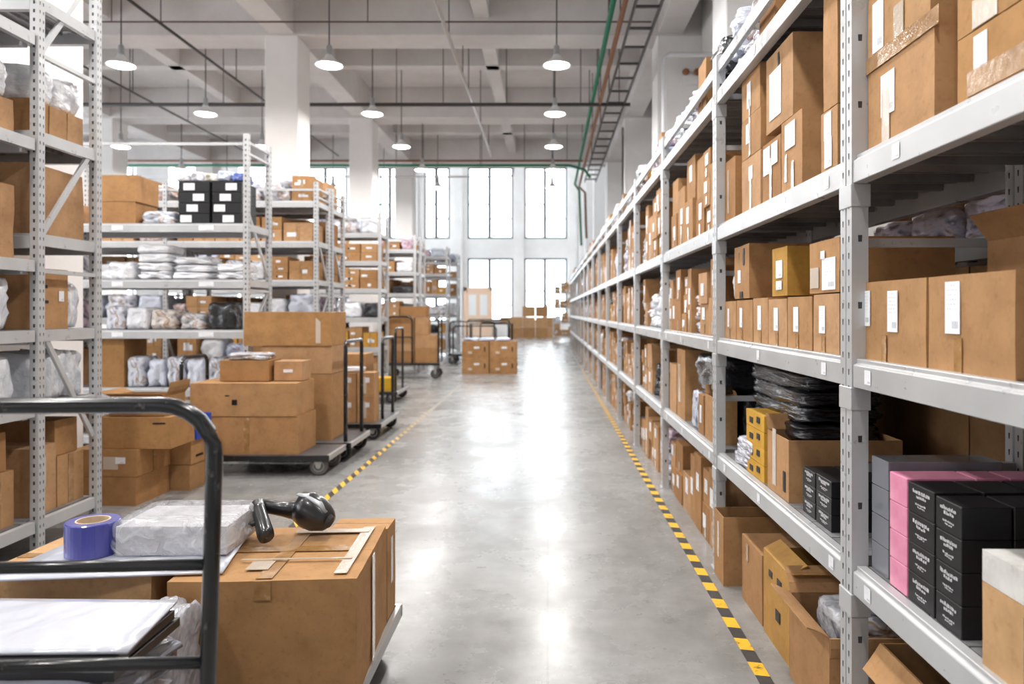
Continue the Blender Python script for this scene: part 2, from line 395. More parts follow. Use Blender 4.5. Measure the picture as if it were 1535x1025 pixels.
# ------------------------------------------------------------------ pipes under the ceiling
def pipe(name, label, path, r, m_, hangers=(), seg=10, cat='pipe', parent_mats=None):
    t = thing(name, label, cat, (0, 0, 0))
    link('run', MB().loft(path, r, seg).mesh('run', [m_], smooth=True), t)
    for h in hangers:
        link('hanger', MB().loft([h[0], (h[0][0], h[0][1], h[1])], .008, 6).mesh('hanger', ['pipe_black']), t)
    return t
def ztop(x, y):
    for q in YCOL:
        if abs(y - q) <= .31: return ZB
    for q in (-4.23, -10.1, 1.95):
        if abs(x - q) <= .21: return 5.95
    for q in (3.65, 8.85, 14.05, 19.25):
        if abs(y - q) <= .13: return 6.2
    for q in (-1.05, -7.1, -13):
        if abs(x - q) <= .13: return 6.2
    return ZC
def hg(pts): return [((x, y, z), ztop(x, y)) for x, y, z in pts]
pipe('ceiling_pipe', 'dark pipe crossing the hall between the second lamps', [(-12, 13.35, 5.30), (1.5, 13.35, 5.30)], .034, 'pipe_black', hg([(x, 13.35, 5.33) for x in (-9.2, -7.6, -5.9, -2.75, -1.9, -.75, .6, 1.3)]))
pipe('ceiling_pipe', 'thin dark pipe crossing above the nearest left column', [(-12, 10.6, 5.72), (1.5, 10.6, 5.72)], .012, 'pipe_dull', hg([(x, 10.6, 5.73) for x in (-6.3, -2.6, .9)]))
pipe('ceiling_pipe', 'brown pipe crossing just before the windows', [(-12, 18.9, 5.42), (.9, 18.9, 5.42)], .028, 'pipe_brown', hg([(x, 18.9, 5.44) for x in (-7, -5, -3.2, -.6, .5)]))
pipe('ceiling_pipe', 'green pipe crossing just before the windows', [(-12, 18.9, 5.30), (.55, 18.9, 5.30), (.95, 18.95, 5.2), (1.1, 19, 5.0)], .034, 'pipe_green', hg([(x, 18.9, 5.33) for x in (-6.1, -3.9, -1.7)]))
pipe('ceiling_pipe', 'pale grey pipe crossing below the green pipe', [(-12, 20.6, 5.32), (-1.1, 20.6, 5.32), (-.98, 20.6, 5.36), (-.92, 20.6, 5.62), (1.6, 20.6, 5.64)], .026, 'pipe_white', hg([(x, 20.6, 5.34) for x in (-7, -4.6, -1.9)]))
pipe('sprinkler_pipe', 'silver and brown sprinkler pipe running lengthwise above the middle aisle', [(-1.40, 6.6, 5.42), (-1.40, 18.3, 5.42)], .026, 'pipe_silver', hg([(-1.40, y, 5.44) for y in (9.3, 10.4, 12.1, 13.0, 15.3, 17.4)]))
pipe('sprinkler_pipe', 'dark sprinkler pipe running lengthwise over the left racks', [(-5.22, 6.6, 5.42), (-5.22, 18.3, 5.42)], .022, 'pipe_black', hg([(-5.22, y, 5.44) for y in (9.9, 12.3, 14.8)]))
pipe('sprinkler_pipe', 'dark sprinkler pipe running lengthwise at the far left', [(-7.35, 6.6, 5.42), (-7.35, 18.3, 5.42)], .02, 'pipe_black', hg([(-7.35, y, 5.44) for y in (10.4, 13, 15)]))
pipe('ceiling_pipe', 'green pipe running lengthwise beside the right wall', [(.83, 4, 5.45), (.83, 22.5, 5.45), (.98, 22.8, 5.3), (1.05, 22.9, 3.6)], .036, 'pipe_green', hg([(.83, y, 5.48) for y in (8.3, 10, 12.3, 14.6, 17.6)]))
pipe('ceiling_pipe', 'brown pipe running lengthwise beside the green pipe', [(.95, 4, 5.33), (.95, 22.3, 5.33), (1.15, 22.6, 5.2), (1.2, 22.7, 3.8)], .036, 'pipe_brown', hg([(.95, y, 5.36) for y in (7.5, 9.6, 13.7, 15.6)]))
ct = thing('cable_tray', 'dark ladder cable tray hung along the right wall', 'cable tray')
for x in (1.08, 1.40): link('side_rail', MB().box(x - .012, x + .012, 6, 21.4, 5.30, 5.36).mesh('side_rail', ['pipe_black']), ct)
for k in range(22): link('rung', MB().box(1.08, 1.40, 6.3 + k * .7, 6.34 + k * .7, 5.31, 5.34).mesh('rung', ['pipe_black']), ct)
for y in (8.2, 12.9, 15, 18): link('hanger', MB().loft([(1.08, y, 5.36), (1.08, y, ztop(1.08, y))], .01, 6).mesh('hanger', ['pipe_black']), ct)
pipe('wall_pipe', 'white pipe rising beside the right wall and turning across', [(1.68, 10.6, 0.0), (1.68, 10.6, 4.9), (1.68, 10.6, 5.2), (1.75, 10.6, 5.25), (2.4, 10.6, 5.25)], .035, 'pipe_white')
pipe('wall_pipe', 'dark thin pipe rising along the right wall before the windows', [(1.66, 16.2, 0), (1.66, 16.2, 5.6)], .02, 'pipe_black')
pipe('wall_pipe', 'green thin riser beside the third left column', [(-4.55, 20.0, 0), (-4.55, 20.0, 5.28)], .026, 'pipe_green')
em = thing('emergency_light', 'small rusty twin emergency light on the right wall column', 'light', (2.26, 11.65, 5.2))
link('battery_box', MB().box(-.11, .11, -.08, 0, -.08, .08).mesh('battery_box', ['white_paint'], .006), em)
for x in (-.09, .09): link('lamp_head', MB().loft([(x, -.03, .12), (x, -.08, .11), (x, -.13, .10)], [(.03, .03), (.05, .05), (.055, .055)], 12).mesh('lamp_head', ['rust'], smooth=True), em)

# ------------------------------------------------------------------ floor marking tape
o = link('hazard_tape', MB().box(.875, .935, 1.2, 30, 0, .0022).mesh('hazard_tape', ['hazard_right'])); tag(o, 'yellow and black hazard tape on floor along the right-hand racks', 'floor tape')
o = link('hazard_tape', MB().box(-1.85, -1.79, 3.6, 16, 0, .0022).mesh('hazard_tape', ['hazard_left'])); tag(o, 'worn yellow and black hazard tape on floor along the left carts', 'floor tape')

# ------------------------------------------------------------------ rack pieces
def post_mesh(h, detailed, name='post', W=.046):
    # section: 0.09 along Y, 0.055 along X; slots on the -X, +X and -Y faces
    m_ = MB()
    D = .0275; g_ = W * .52
    m_.prism([(-D, -W), (D, -W), (D, W), (-D, W), (-D, .006), (-D + .006, .004), (-D + .006, -.004), (-D, -.006)], 'z', 0, h)
    m_.box(-D - .012, D + .012, -W - .006, W + .006, 0, .006)
    if detailed:
        z = .06
        while z < h - .03:
            for yy in (-g_, g_):
                m_.poly([(-D - .0006, yy - .003, z), (-D - .0006, yy + .003, z), (-D - .0006, yy + .0045, z + .02), (-D - .0006, yy - .0045, z + .02)], 1)
                m_.poly([(D + .0006, yy - .003, z), (D + .0006, yy + .003, z), (D + .0006, yy + .0045, z + .02), (D + .0006, yy - .0045, z + .02)], 1)
            m_.poly([(-.006, -W - .0006, z), (.006, -W - .0006, z), (.007, -W - .0006, z + .022), (-.007, -W - .0006, z + .022)], 1) if (W < .04 or int(z / .055) % 4 == 0) else None
            z += .055
    return m_.mesh(name, ['grey_steel', 'slot_dark'])
def beam_mb(a0, a1, t, zt, along, front, sgn):     # along 'y': plane x = front, body goes sgn in x. section with a stepped top lip
    d = .045 * sgn; s_ = .012 * sgn
    pts = [(front, zt - .093), (front + d, zt - .093), (front + d, zt), (front + s_, zt), (front + s_, zt - .014), (front, zt - .02)]
    return MB().prism(pts, along, a0, a1)
def deck_mb(x0, x1, y0, y1, zt, along):           # ribbed steel planks laid across the beams, top face at zt
    m_ = MB()
    if along == 'y': lo, hi = y0, y1
    else: lo, hi = x0, x1
    n_ = max(1, int(round((hi - lo) / .20))); st = (hi - lo) / n_
    for i in range(n_):
        a = lo + i * st + .004; b = lo + (i + 1) * st - .004
        pts = [(a, zt - .035), (a + .008, zt - .035), (a + .012, zt - .004), (a + st * .42, zt - .004), (a + st * .45, zt - .022), (a + st * .55, zt - .022), (a + st * .58, zt - .004), (b - .012, zt - .004), (b - .008, zt - .035), (b, zt - .035), (b, zt - .0005), (a, zt - .0005)]
        if along == 'y': m_.prism(pts, 'x', x0, x1)
        else: m_.prism([(p[0], p[1]) for p in pts], 'y', y0, y1)
    return m_

# ---- right-hand run: posts at PY, levels LV
PY = [.43, 2.46, 4.40, 6.43, 8.46] + [8.46 + 2.04 * k for k in range(1, 13)]
LV = [.70, 1.38, 2.05, 2.86]
LNAME = ['floor', 'lowest shelf', 'second shelf', 'third shelf', 'top shelf']
XF, XBK = 1.0, 1.62
pm_d = post_mesh(3.06, True); pm_s = post_mesh(3.06, False)
def sticker(parent, x, y, z, wy, hz, face='x-'):
    if face == 'x-':
        p = [(x, y + wy / 2, z - hz / 2), (x, y - wy / 2, z - hz / 2), (x, y - wy / 2, z + hz / 2), (x, y + wy / 2, z + hz / 2)]
        b = [(q[0] - .0015, q[1], q[2]) for q in p]
    else:
        p = [(x - wy / 2, y, z - hz / 2), (x + wy / 2, y, z - hz / 2), (x + wy / 2, y, z + hz / 2), (x - wy / 2, y, z + hz / 2)]
        b = [(q[0], q[1] - .0015, q[2]) for q in p]
    m_ = MB(); m_.poly(b, 0, [(0, 0), (1, 0), (1, 1), (0, 1)])
    o = link('shelf_label', m_.mesh('shelf_label', ['paper_label']), parent); o['label'] = 'white printed location sticker'; return o
rr = random.Random(5)
for bi in range(len(PY) - 1):
    y0, y1 = PY[bi], PY[bi + 1]
    t = thing('shelving_rack', 'grey steel right-hand rack, %s bay from the camera' % OR[bi], 'shelving rack', (XF, y0, 0), 0, 'right-hand rack bays')
    ly = y1 - y0
    det = bi < 5
    posts = [ly] + ([0] if bi == 0 else [])
    for py in posts:
        for x in (.0275, XBK - XF - .03): link('post', pm_d if det else pm_s, t, (x, py, 0))
        for z in (.3, 1.0, 1.75, 2.5):
            if bi < 6: link('brace', MB().box(.055, .57, py - .012, py + .012, z, z + .03).mesh('brace', ['grey_steel']), t)
    g0, g1 = .047, ly - .047
    for li, z in enumerate(LV):
        link('beam', beam_mb(g0, g1, .05, z, 'y', .004, 1).mesh('beam', ['grey_steel'], .002), t)
        link('beam', beam_mb(g0, g1, .05, z, 'y', XBK - XF - .004, -1).mesh('beam', ['grey_steel']), t)
        link('shelf_deck', deck_mb(.052, XBK - XF - .052, g0 + .004, g1 - .004, z, 'y').mesh('shelf_deck', ['deck_steel' if bi or 1 else 'grey_steel', 'grey_steel']), t)
        if bi < 8:
            cn = MB()
            for py in ([g0, g1] if bi == 0 else [g1] ) + ([] if bi == 0 else [g0]):
                a, b = (py - .095, py - .0) if py == g1 else (py, py + .0)
                if py == g1: cn.box(-.004, .062, ly - .05, ly + .05, z - .17, z - .095)
            link('connector', cn.mesh('connector', ['grey_steel'], .002), t)
        if bi < 5:
            for yy in ((.17, ly * .55, ly - .2) if li != 2 else (.2, ly - .35)):
                if rr.random() < .9: sticker(t, .0035, yy + rr.uniform(-.05, .05), z - .052, .045, .045)
    link('guard_rail', MB().box(.01, .035, g0, g1, 2.955, 3.02).mesh('guard_rail', ['grey_steel'], .002), t)
    for z in (3.0,):
        for yy in (ly * .3, ly * .65): link('cross_tie', MB().box(.035, XBK - XF - .04, yy, yy + .02, z - .03, z).mesh('cross_tie', ['grey_steel']), t)

# ---- left-hand racks: perpendicular to the aisle, end frame at X = -3.2
LL = [('A', 3.25, 4.60, [.22, .95, 1.42, 1.86, 2.62, 3.28], 4.3), ('B', 4.61, 5.27, [.22, .95, 1.42, 2.03, 2.68, 3.53], 4.3),
      ('C', 7.84, 8.52, [.22, .72, 1.34, 1.88, 2.48], 3.44), ('D', 10.2, 10.82, [.3, .85, 1.45, 1.98, 2.52, 3.08], 3.34),
      ('E', 10.92, 11.58, [.3, .85, 1.45, 1.98, 2.52, 3.08], 3.36), ('F', 14.08, 14.78, [.3, .85, 1.42, 1.98, 2.51, 3.05], 3.43),
      ('G', 17.8, 18.45, [.3, .85, 1.42, 1.98, 2.50, 3.05], 3.4), ('H', 18.55, 19.2, [.3, .85, 1.42, 1.98, 2.5, 3.05], 3.4),
      ('I', 23.4, 24.05, [.3, .85, 1.42, 2.1, 2.75, 3.3], 3.6), ('J', 26.2, 26.85, [.3, .85, 1.42, 2.1, 2.75, 3.3], 3.6)]
XLF = -3.2; BAY = 2.1
for ri, (nm, y0, y1, lv, hp) in enumerate(LL):
    nb = 1 if ri < 2 else 2
    t = thing('shelving_rack', 'grey steel left-hand rack standing crosswise, %s from the camera' % OR[ri], 'shelving rack', (XLF, y0, 0), 0, 'left-hand racks standing crosswise')
    dp = y1 - y0; pm = post_mesh(hp, ri < 5, W=.03)
    for k in range(nb + 1):
        x = -.028 - k * BAY
        for yy in ((.032, dp - .032) if ri else (.032,)): link('post', pm, t, (x, yy, 0))
        for z in ([] if ri == 0 else [1.78, 3.15, 4.0] if ri < 2 else [.25, 1.75, hp - .22, hp - .1]):
            if k == 0 or ri < 6: link('brace', MB().box(x - .012, x + .02, .06, dp - .06, z, z + .026).mesh('brace', ['grey_steel']), t)
        dz = [(2.03, 2.68), (1.41, .66), (3.2, 3.9)] if ri < 2 else [(2.6, 1.95), (1.2, 1.75), (1.2, .4)]
        for za, zb in (dz if ri else []):
            if k and ri >= 6: continue
            br = MB()
            pa = Vector((x, .07, za)); pb = Vector((x, dp - .07, zb))
            n_ = (pb - pa).normalized(); up_ = Vector((1, 0, 0)); sd = n_.cross(up_).normalized() * .018
            q = [pa - sd - up_ * .01, pa + sd - up_ * .01, pb + sd - up_ * .01, pb - sd - up_ * .01]
            q2 = [p + up_ * .02 for p in q]
            br.v += [tuple(p) for p in q + q2]
            for f_ in ((0, 1, 2, 3), (7, 6, 5, 4), (0, 4, 5, 1), (1, 5, 6, 2), (2, 6, 7, 3), (3, 7, 4, 0)): br.f.append(f_); br.mi.append(0)
            link('brace', br.mesh('brace', ['grey_steel']), t)
    for k in range(nb):
        a = -.058 - k * BAY; b = a - BAY + .062
        for z in lv:
            link('beam', beam_mb(b, a, .05, z, 'x', .004, 1).mesh('beam', ['grey_steel']), t)
            link('beam', beam_mb(b, a, .05, z, 'x', dp - .004, -1).mesh('beam', ['grey_steel']), t)
            link('shelf_deck', deck_mb(b + .004, a - .004, .052, dp - .052, z, 'x').mesh('shelf_deck', ['deck_steel']), t)
            if k == 0: link('end_rail', MB().box(-.05, -.012, .064, dp - (.064 if ri else .002), z - .075, z - .002).mesh('end_rail', ['grey_steel']), t)
            if ri == 2 and k == 0:
                sticker(t, -.45, .003, z - .05, .16, .05, 'y-'); sticker(t, -1.4, .003, z - .05, .12, .05, 'y-')
    if ri >= 2:
        link('top_tie', MB().box(-nb * BAY, -.06, .03, .05, hp - .12, hp - .09).mesh('top_tie', ['grey_steel']), t)

# ------------------------------------------------------------------ goods
KRAFT = [(.50, .285, .135), (.46, .255, .115), (.54, .32, .165), (.42, .225, .10), (.57, .345, .19)]
TINT = lambda c: (c[0] * .87, c[1] * .84, c[2] * .78)
YEL = (.60, .32, .06)
rc = random.Random(11)
def decal(parent, name, mt, face, w, d, h, u, v, du, dv, off=.0022):
    # face: 'x-','x+','y-','top'; u,v centre in 0..1 (u from the far end for x-, from -X for y-); du,dv metres
    if face == 'x-':
        y = d / 2 - u * d; z = v * h; x = -w / 2 - off
        p = [(x, y + du / 2, z - dv / 2), (x, y - du / 2, z - dv / 2), (x, y - du / 2, z + dv / 2), (x, y + du / 2, z + dv / 2)]; nrm = (-1, 0, 0)
    elif face == 'x+':
        y = -d / 2 + u * d; z = v * h; x = w / 2 + off
        p = [(x, y - du / 2, z - dv / 2), (x, y + du / 2, z - dv / 2), (x, y + du / 2, z + dv / 2), (x, y - du / 2, z + dv / 2)]; nrm = (1, 0, 0)
    elif face == 'y-':
        x = -w / 2 + u * w; z = v * h; y = -d / 2 - off
        p = [(x - du / 2, y, z - dv / 2), (x + du / 2, y, z - dv / 2), (x + du / 2, y, z + dv / 2), (x - du / 2, y, z + dv / 2)]; nrm = (0, -1, 0)
    else:
        x = -w / 2 + u * w; y = -d / 2 + v * d; z = h + off
        p = [(x - du / 2, y - dv / 2, z), (x + du / 2, y - dv / 2, z), (x + du / 2, y + dv / 2, z), (x - du / 2, y + dv / 2, z)]; nrm = (0, 0, 1)
    m_ = MB(); m_.poly(p, 0, [(0, 0), (1, 0), (1, 1), (0, 1)])
    q = [tuple(a - n_ * .002 for a, n_ in zip(pp, nrm)) for pp in p]
    for i in range(4):
        j = (i + 1) % 4; m_.poly([q[i], q[j], p[j], p[i]], 0, [(0, 0)] * 4)
    return link(name, m_.mesh(name, [mt]), parent)
def box_body(w, d, h, open_, seed, wob=.003):
    r = random.Random(seed); m_ = MB()
    if not open_:
        m_.box(-w / 2, w / 2, -d / 2, d / 2, 0, h - .003)
        # two long top flaps meeting at a seam
        a = r.uniform(0, .002); b = r.uniform(0, .002)
        if w >= d:
            m_.box(-w / 2, w / 2, -d / 2, -.0015, h - .003, h - a); m_.box(-w / 2, w / 2, .0015, d / 2, h - .003, h - b)
        else:
            m_.box(-w / 2, -.0015, -d / 2, d / 2, h - .003, h - a); m_.box(.0015, w / 2, -d / 2, d / 2, h - .003, h - b)
        me = m_.mesh('body', ['cardboard'])
        bm = bmesh.new(); bm.from_mesh(me)
        big = [e for e in bm.edges if e.calc_length() > .12]
        bmesh.ops.subdivide_edges(bm, edges=big, cuts=2, use_grid_fill=True)
        so = r.random() * 50
        for vv in bm.verts:
            n_ = noise.noise_vector(vv.co * 5 + Vector((so, so, so)))
            k = wob if vv.co.z > .01 else wob * .3
            vv.co.x += n_.x * k; vv.co.y += n_.y * k; vv.co.z += (n_.z * k * .8 if vv.co.z > .01 else 0)
        for vv in bm.verts:
            if vv.co.z < 0: vv.co.z = 0
        bmesh.ops.recalc_face_normals(bm, faces=bm.faces)
        bm.to_mesh(me); bm.free()
        return me
    t = .005
    m_.box(-w / 2, w / 2, -d / 2, -d / 2 + t, 0, h).box(-w / 2, w / 2, d / 2 - t, d / 2, 0, h)
    m_.box(-w / 2, -w / 2 + t, -d / 2 + t, d / 2 - t, 0, h).box(w / 2 - t, w / 2, -d / 2 + t, d / 2 - t, 0, h)
    m_.box(-w / 2 + t, w / 2 - t, -d / 2 + t, d / 2 - t, 0, t)
    return m_.mesh('body', ['cardboard'])
def flap(parent, w, d, h, side, ang, length, tint, bend=.0):
    # hinged at the rim; ang 0 = flat outwards, 90 = straight up, negative hangs down
    t = .004; a = R(ang); m_ = MB(); n_ = 3; pts = []
    for i in range(n_ + 1):
        s_ = length * i / n_; aa = a + R(bend) * (i / n_)
        pts.append((math.cos(aa) * s_, math.sin(aa) * s_))
    wid = (w if side[0] == 'y' else d) / 2 - .002
    def P(o, u, z):
        if side == 'x-': return (-w / 2 - o, u, h + z)
        if side == 'x+': return (w / 2 + o, u, h + z)
        if side == 'y-': return (u, -d / 2 - o, h + z)
        return (u, d / 2 + o, h + z)
    for (o0, z0), (o1, z1) in zip(pts, pts[1:]):
        n0 = Vector((-(z1 - z0), o1 - o0)).normalized() * t
        c = [P(o0, -wid, z0), P(o0, wid, z0), P(o1, wid, z1), P(o1, -wid, z1)]
        c2 = [P(o0 + n0.x, -wid, z0 + n0.y), P(o0 + n0.x, wid, z0 + n0.y), P(o1 + n0.x, wid, z1 + n0.y), P(o1 + n0.x, -wid, z1 + n0.y)]
        b = len(m_.v); m_.v += c + c2
        for f_ in ((0, 1, 2, 3), (7, 6, 5, 4), (0, 4, 5, 1), (1, 5, 6, 2), (2, 6, 7, 3), (3, 7, 4, 0)): m_.f.append(tuple(b + i for i in f_)); m_.mi.append(0)
    o = link('flap', m_.mesh('flap', ['cardboard']), parent); o.color = (*tint, 1); return o
seedc = [100]
def carton(label, x0, x1, y0, y1, z0, z1, marks=(), opened=None, tint=None, rz=0, group=None, gap=.0015, name='carton', cat='cardboard box', wob=.003):
    x0, x1 = min(x0, x1), max(x0, x1); y0, y1 = min(y0, y1), max(y0, y1)
    w, d, h = x1 - x0 - 2 * gap, y1 - y0 - 2 * gap, z1 - z0 - gap
    seedc[0] += 1
    if tint is None: tint = rc.choice(KRAFT)
    t = thing(name, label, cat, ((x0 + x1) / 2, (y0 + y1) / 2, z0), rz, group)
    tint = TINT(tint); b = link('body', box_body(w, d, h, opened is not None, seedc[0], wob), t); b.color = (*tint, 1)
    if opened:
        for sd, ang, ln in opened: flap(t, w, d, h, sd, ang, ln, tint, rc.uniform(-25, 25))
    for mi_, mk in enumerate(marks):
        kind, face, u, v, du, dv = mk; st_ = .0012 * mi_
        if kind == 'L':
            o = decal(t, 'shipping_label', 'paper_label', face, w, d, h, u, v, du, dv, .0035 + st_); o['label'] = 'white shipping label'
        elif kind == 'T':
            o = decal(t, 'packing_tape', 'packing_tape', face, w, d, h, u, v, du, dv, .0028 + st_); o['label'] = 'glossy brown packing tape'
        elif kind == 'C':
            o = decal(t, 'packing_tape', 'clear_tape', face, w, d, h, u, v, du, dv, .0028 + st_); o['label'] = 'clear packing tape'
        elif kind == 'D':
            o = decal(t, 'dark_mark', 'black_card', face, w, d, h, u, v, du, dv, .0028 + st_); o['label'] = 'dark printed mark'
    return t
def zt_(x, y, Xf): return H + (CY - y) * Xf / (x - CX)
def RB(label, zb, xa, xb, ytop=None, Xf=1.05, dep=.45, ztop_=None, **kw):   # a box on the right racks whose aisle face spans photo columns xa (far) to xb (near)
    ya, yb = F * Xf / (xa - CX), F * Xf / (xb - CX)
    z1 = ztop_ if ztop_ else zt_(xb, ytop, Xf)
    return carton(label, Xf, Xf + dep, yb, ya, zb, z1, **kw)

# lumpy bag meshes, unit size (1 x 1 x 1, base at z = 0)
def bag_proto(seed, flat=.6, lump=.10, n_=7):
    m_ = MB(); s_ = random.Random(seed).random() * 99
    bm = bmesh.new(); bmesh.ops.create_cube(bm, size=2)
    bmesh.ops.subdivide_edges(bm, edges=bm.edges, cuts=n_, use_grid_fill=True)
    for vv in bm.verts:
        c = vv.co.copy(); r_ = Vector((c.x, c.y, c.z * .8)); L_ = (abs(c.x) ** 9 + abs(c.y) ** 9 + abs(c.z) ** 5) ** (1 / 9)
        c = c / max(L_, .001)
        nz = noise.noise(c * 1.7 + Vector((s_, 0, 0))) + .5 * noise.noise(c * 4 + Vector((0, s_, 0)))
        c *= 1 + lump * nz
        vv.co = c
    mn = Vector([min(v_.co[i] for v_ in bm.verts) for i in range(3)]); mx = Vector([max(v_.co[i] for v_ in bm.verts) for i in range(3)])
    for vv in bm.verts:
        for i in range(3): vv.co[i] = (vv.co[i] - mn[i]) / (mx[i] - mn[i]) - (.5 if i < 2 else 0)
        if vv.co.z < .12: vv.co.z *= .3
    me = bpy.data.meshes.new('bag'); bm.to_mesh(me); bm.free()
    for p in me.polygons: p.use_smooth = True
    return me
BAGS = {}
for mt in ('poly', 'printed_poly'):
    BAGS[mt] = []
    for i in range(5):
        me = bag_proto(i * 7 + 3, lump=.07 + .03 * i, n_=9); me.materials.append(M[mt]); BAGS[mt].append(me)
BAGW = (.80, .81, .85); BAGK = (.018, .019, .024); BAGG = (.36, .38, .43); BAGB = (.05, .10, .36); BAGP = (.75, .20, .42); BAGY = (.62, .36, .06)
def bag(label, cx, cy, z, w, d, h, col=BAGW, mt='poly', rz=0, name='mailer_bag', cat='plastic bag', group=None):
    o = link(name, rc.choice(BAGS[mt]), None, (cx, cy, z), rz); o.scale = (w, d, h); o.color = (*col, 1)
    return tag(o, label, cat, group)

# ------------------------------------------------------------------ right racks, nearest bay (hand placed)
L1, L2, L3, L4 = LV
SHIP = [('L', 'x-', .25, .62, .075, .15)]
RB('brown taped carton with large label on third shelf beside near post, lower one', L3, 1300, 1400, 36, dep=.42, marks=[('L', 'x-', .35, .60, .09, .13), ('C', 'x-', .32, .3, .05, .2), ('T', 'y-', .5, .9, .08, .08)], tint=(.56, .33, .17))
RB('brown carton on the taped carton beside near post, third shelf', H + 431 * 1.05 / 579, 1300, 1394, -125, dep=.42, marks=[('L', 'x-', .2, .42, .075, .16), ('C', 'x-', .55, .3, .06, .1), ('T', 'x-', .5, .06, .5, .05)], tint=(.54, .32, .16))
RB('tall brown carton with square label at upper right edge, third shelf', L3, 1434, 1600, -48, dep=.42, marks=[('L', 'x-', .26, .62, .055, .10), ('T', 'x-', .5, .28, .30, .06)], tint=(.52, .29, .12))
RB('uppermost carton in photo\'s top right corner with crumpled film', zt_(1600, -48, 1.05), 1434, 1600, -320, dep=.42, marks=[('C', 'x-', .3, .10, .10, .07)], tint=(.50, .28, .12))
RB('brown carton with two white labels on second shelf right of near post', L2, 1283, 1388.5, 414, Xf=1.045, dep=.32, marks=[('L', 'x-', .17, .66, .062, .115), ('L', 'x-', .58, .62, .064, .125), ('T', 'x-', .46, .16, .03, .085)], tint=(.50, .29, .14))
RB('brown carton with one tall white label on second shelf at right edge', L2, 1390.5, 1522, 402, Xf=1.045, dep=.32, marks=[('L', 'x-', .33, .66, .068, .135), ('T', 'x-', .40, .17, .034, .09)], tint=(.49, .28, .135))
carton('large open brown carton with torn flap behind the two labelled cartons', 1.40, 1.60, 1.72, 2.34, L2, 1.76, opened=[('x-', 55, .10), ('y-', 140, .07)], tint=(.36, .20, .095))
# small retail boxes on the lowest shelf
def retail(label, x0, x1, y0, y1, z0, z1, mt, text=True, group=None, name='retail_box', cat='small box'):
    w, d, h = x1 - x0 - .002, y1 - y0 - .002, z1 - z0 - .0015
    t = thing(name, label, cat, ((x0 + x1) / 2, (y0 + y1) / 2, z0), 0, group)
    link('body', MB().box(-w / 2, w / 2, -d / 2, d / 2, 0, h).mesh('body', [mt], .0018), t)
    if text:      # three rows of small illegible silver lettering on the aisle side
        m_ = MB(); r = random.Random(int(z0 * 1000 + y0 * 7000)); x = -w / 2 - .0008
        for zz, wd, hh in ((.70, .62, .012), (.56, .34, .010), (.32, .42, .006), (.24, .25, .005)):
            u = -wd / 2
            while u < wd / 2:
                l = r.uniform(.03, .10); ya = -u * d; yb = -(u + l * .75) * d
                za = zz * h + r.uniform(-.001, .001)
                m_.poly([(x, ya, za), (x, yb, za), (x, yb, za + hh * r.uniform(.5, 1)), (x, ya, za + hh * r.uniform(.5, 1))])
                u += l
        link('lettering', m_.mesh('lettering', ['silver_ink']), t)
    return t
def cols(xa, xb, Xf): return F * Xf / (xb - CX), F * Xf / (xa - CX)
posn = ['bottom', 'second from bottom', 'third from bottom', 'top']
for ci, (xa, xb, yt, Xf, nm) in enumerate([(1361, 1400, 738, 1.05, 'first'), (1402, 1441, 760, 1.05, 'second')]):
    ya, yb = cols(xa, xb, Xf); zt = zt_(xb, yt, Xf); hh = (zt - L1) / 4
    for r_ in range(4):
        retail('black box with silver lettering, %s of the %s column beside the pink boxes' % (posn[r_], nm), Xf, Xf + .13, ya, yb, L1 + r_ * hh, L1 + (r_ + 1) * hh, 'black_card', group='stacked black retail boxes')
    for k in range(1, 4):
        for r_ in range(4):
            if ci == 0 and r_ < 3: continue
            if ci == 1 or r_ == 3:
                retail('plain black box, %s layer, %s row behind the %s lettered column' % (posn[r_], OR[k], nm), Xf + .135 * k, Xf + .135 * k + .13, ya, yb, L1 + r_ * hh if ci or r_ else L1, L1 + (r_ + 1) * hh, 'black_card', False, group='stacked black retail boxes') if (ci == 1) else None
        if ci == 0:
            for r_ in range(4): retail('black box in %s layer, %s row behind the first lettered column' % (posn[r_], OR[k]), Xf + .135 * k, Xf + .135 * k + .13, ya, yb, L1 + r_ * hh, L1 + (r_ + 1) * hh, 'black_card', False, group='stacked black retail boxes')
ya, yb = cols(1333, 1359, 1.05); zt = zt_(1359, 717, 1.05); hh = (zt - L1) / 4
for r_ in range(4):
    retail('pink box facing the aisle, %s of the pink stack' % posn[r_], 1.05, 1.25, ya, yb, L1 + r_ * hh, L1 + (r_ + 1) * hh, 'pink_card', False, group='stacked pink retail boxes')
for k in range(3):
    for r_ in range(4):
        retail('pink box in %s layer, %s row behind the front pink stack' % (posn[r_], OR[k + 1]), 1.253 + .1 * k, 1.35 + .1 * k, ya, yb, L1 + r_ * hh, L1 + (r_ + 1) * hh, 'pink_card', False, group='stacked pink retail boxes')
ya, yb = cols(1306, 1331, 1.06); zt = zt_(1331, 692, 1.06); hh = (zt - L1) / 4
mat('dim_plastic', (.20, .21, .235), .14, coat=1)
for r_ in range(4):
    retail('grey film-wrapped box, %s of the stack left of the pink boxes' % posn[r_], 1.06, 1.42, ya, yb, L1 + r_ * hh, L1 + (r_ + 1) * hh, 'dim_plastic', False, group='film-wrapped grey boxes')
for k, (x, y, w_, d_) in enumerate([(1.36, 1.66, .30, .22), (1.40, 1.42, .26, .2)]):
    bag('clear-wrapped dark pack lying on the black boxes, %s one' % ('far' if k == 0 else 'near'), x, y, zt_(1441, 760, 1.05) + .003, w_, d_, .03, (.3, .32, .38), 'printed_poly', .4, 'wrapped_pack', 'wrapped pack')
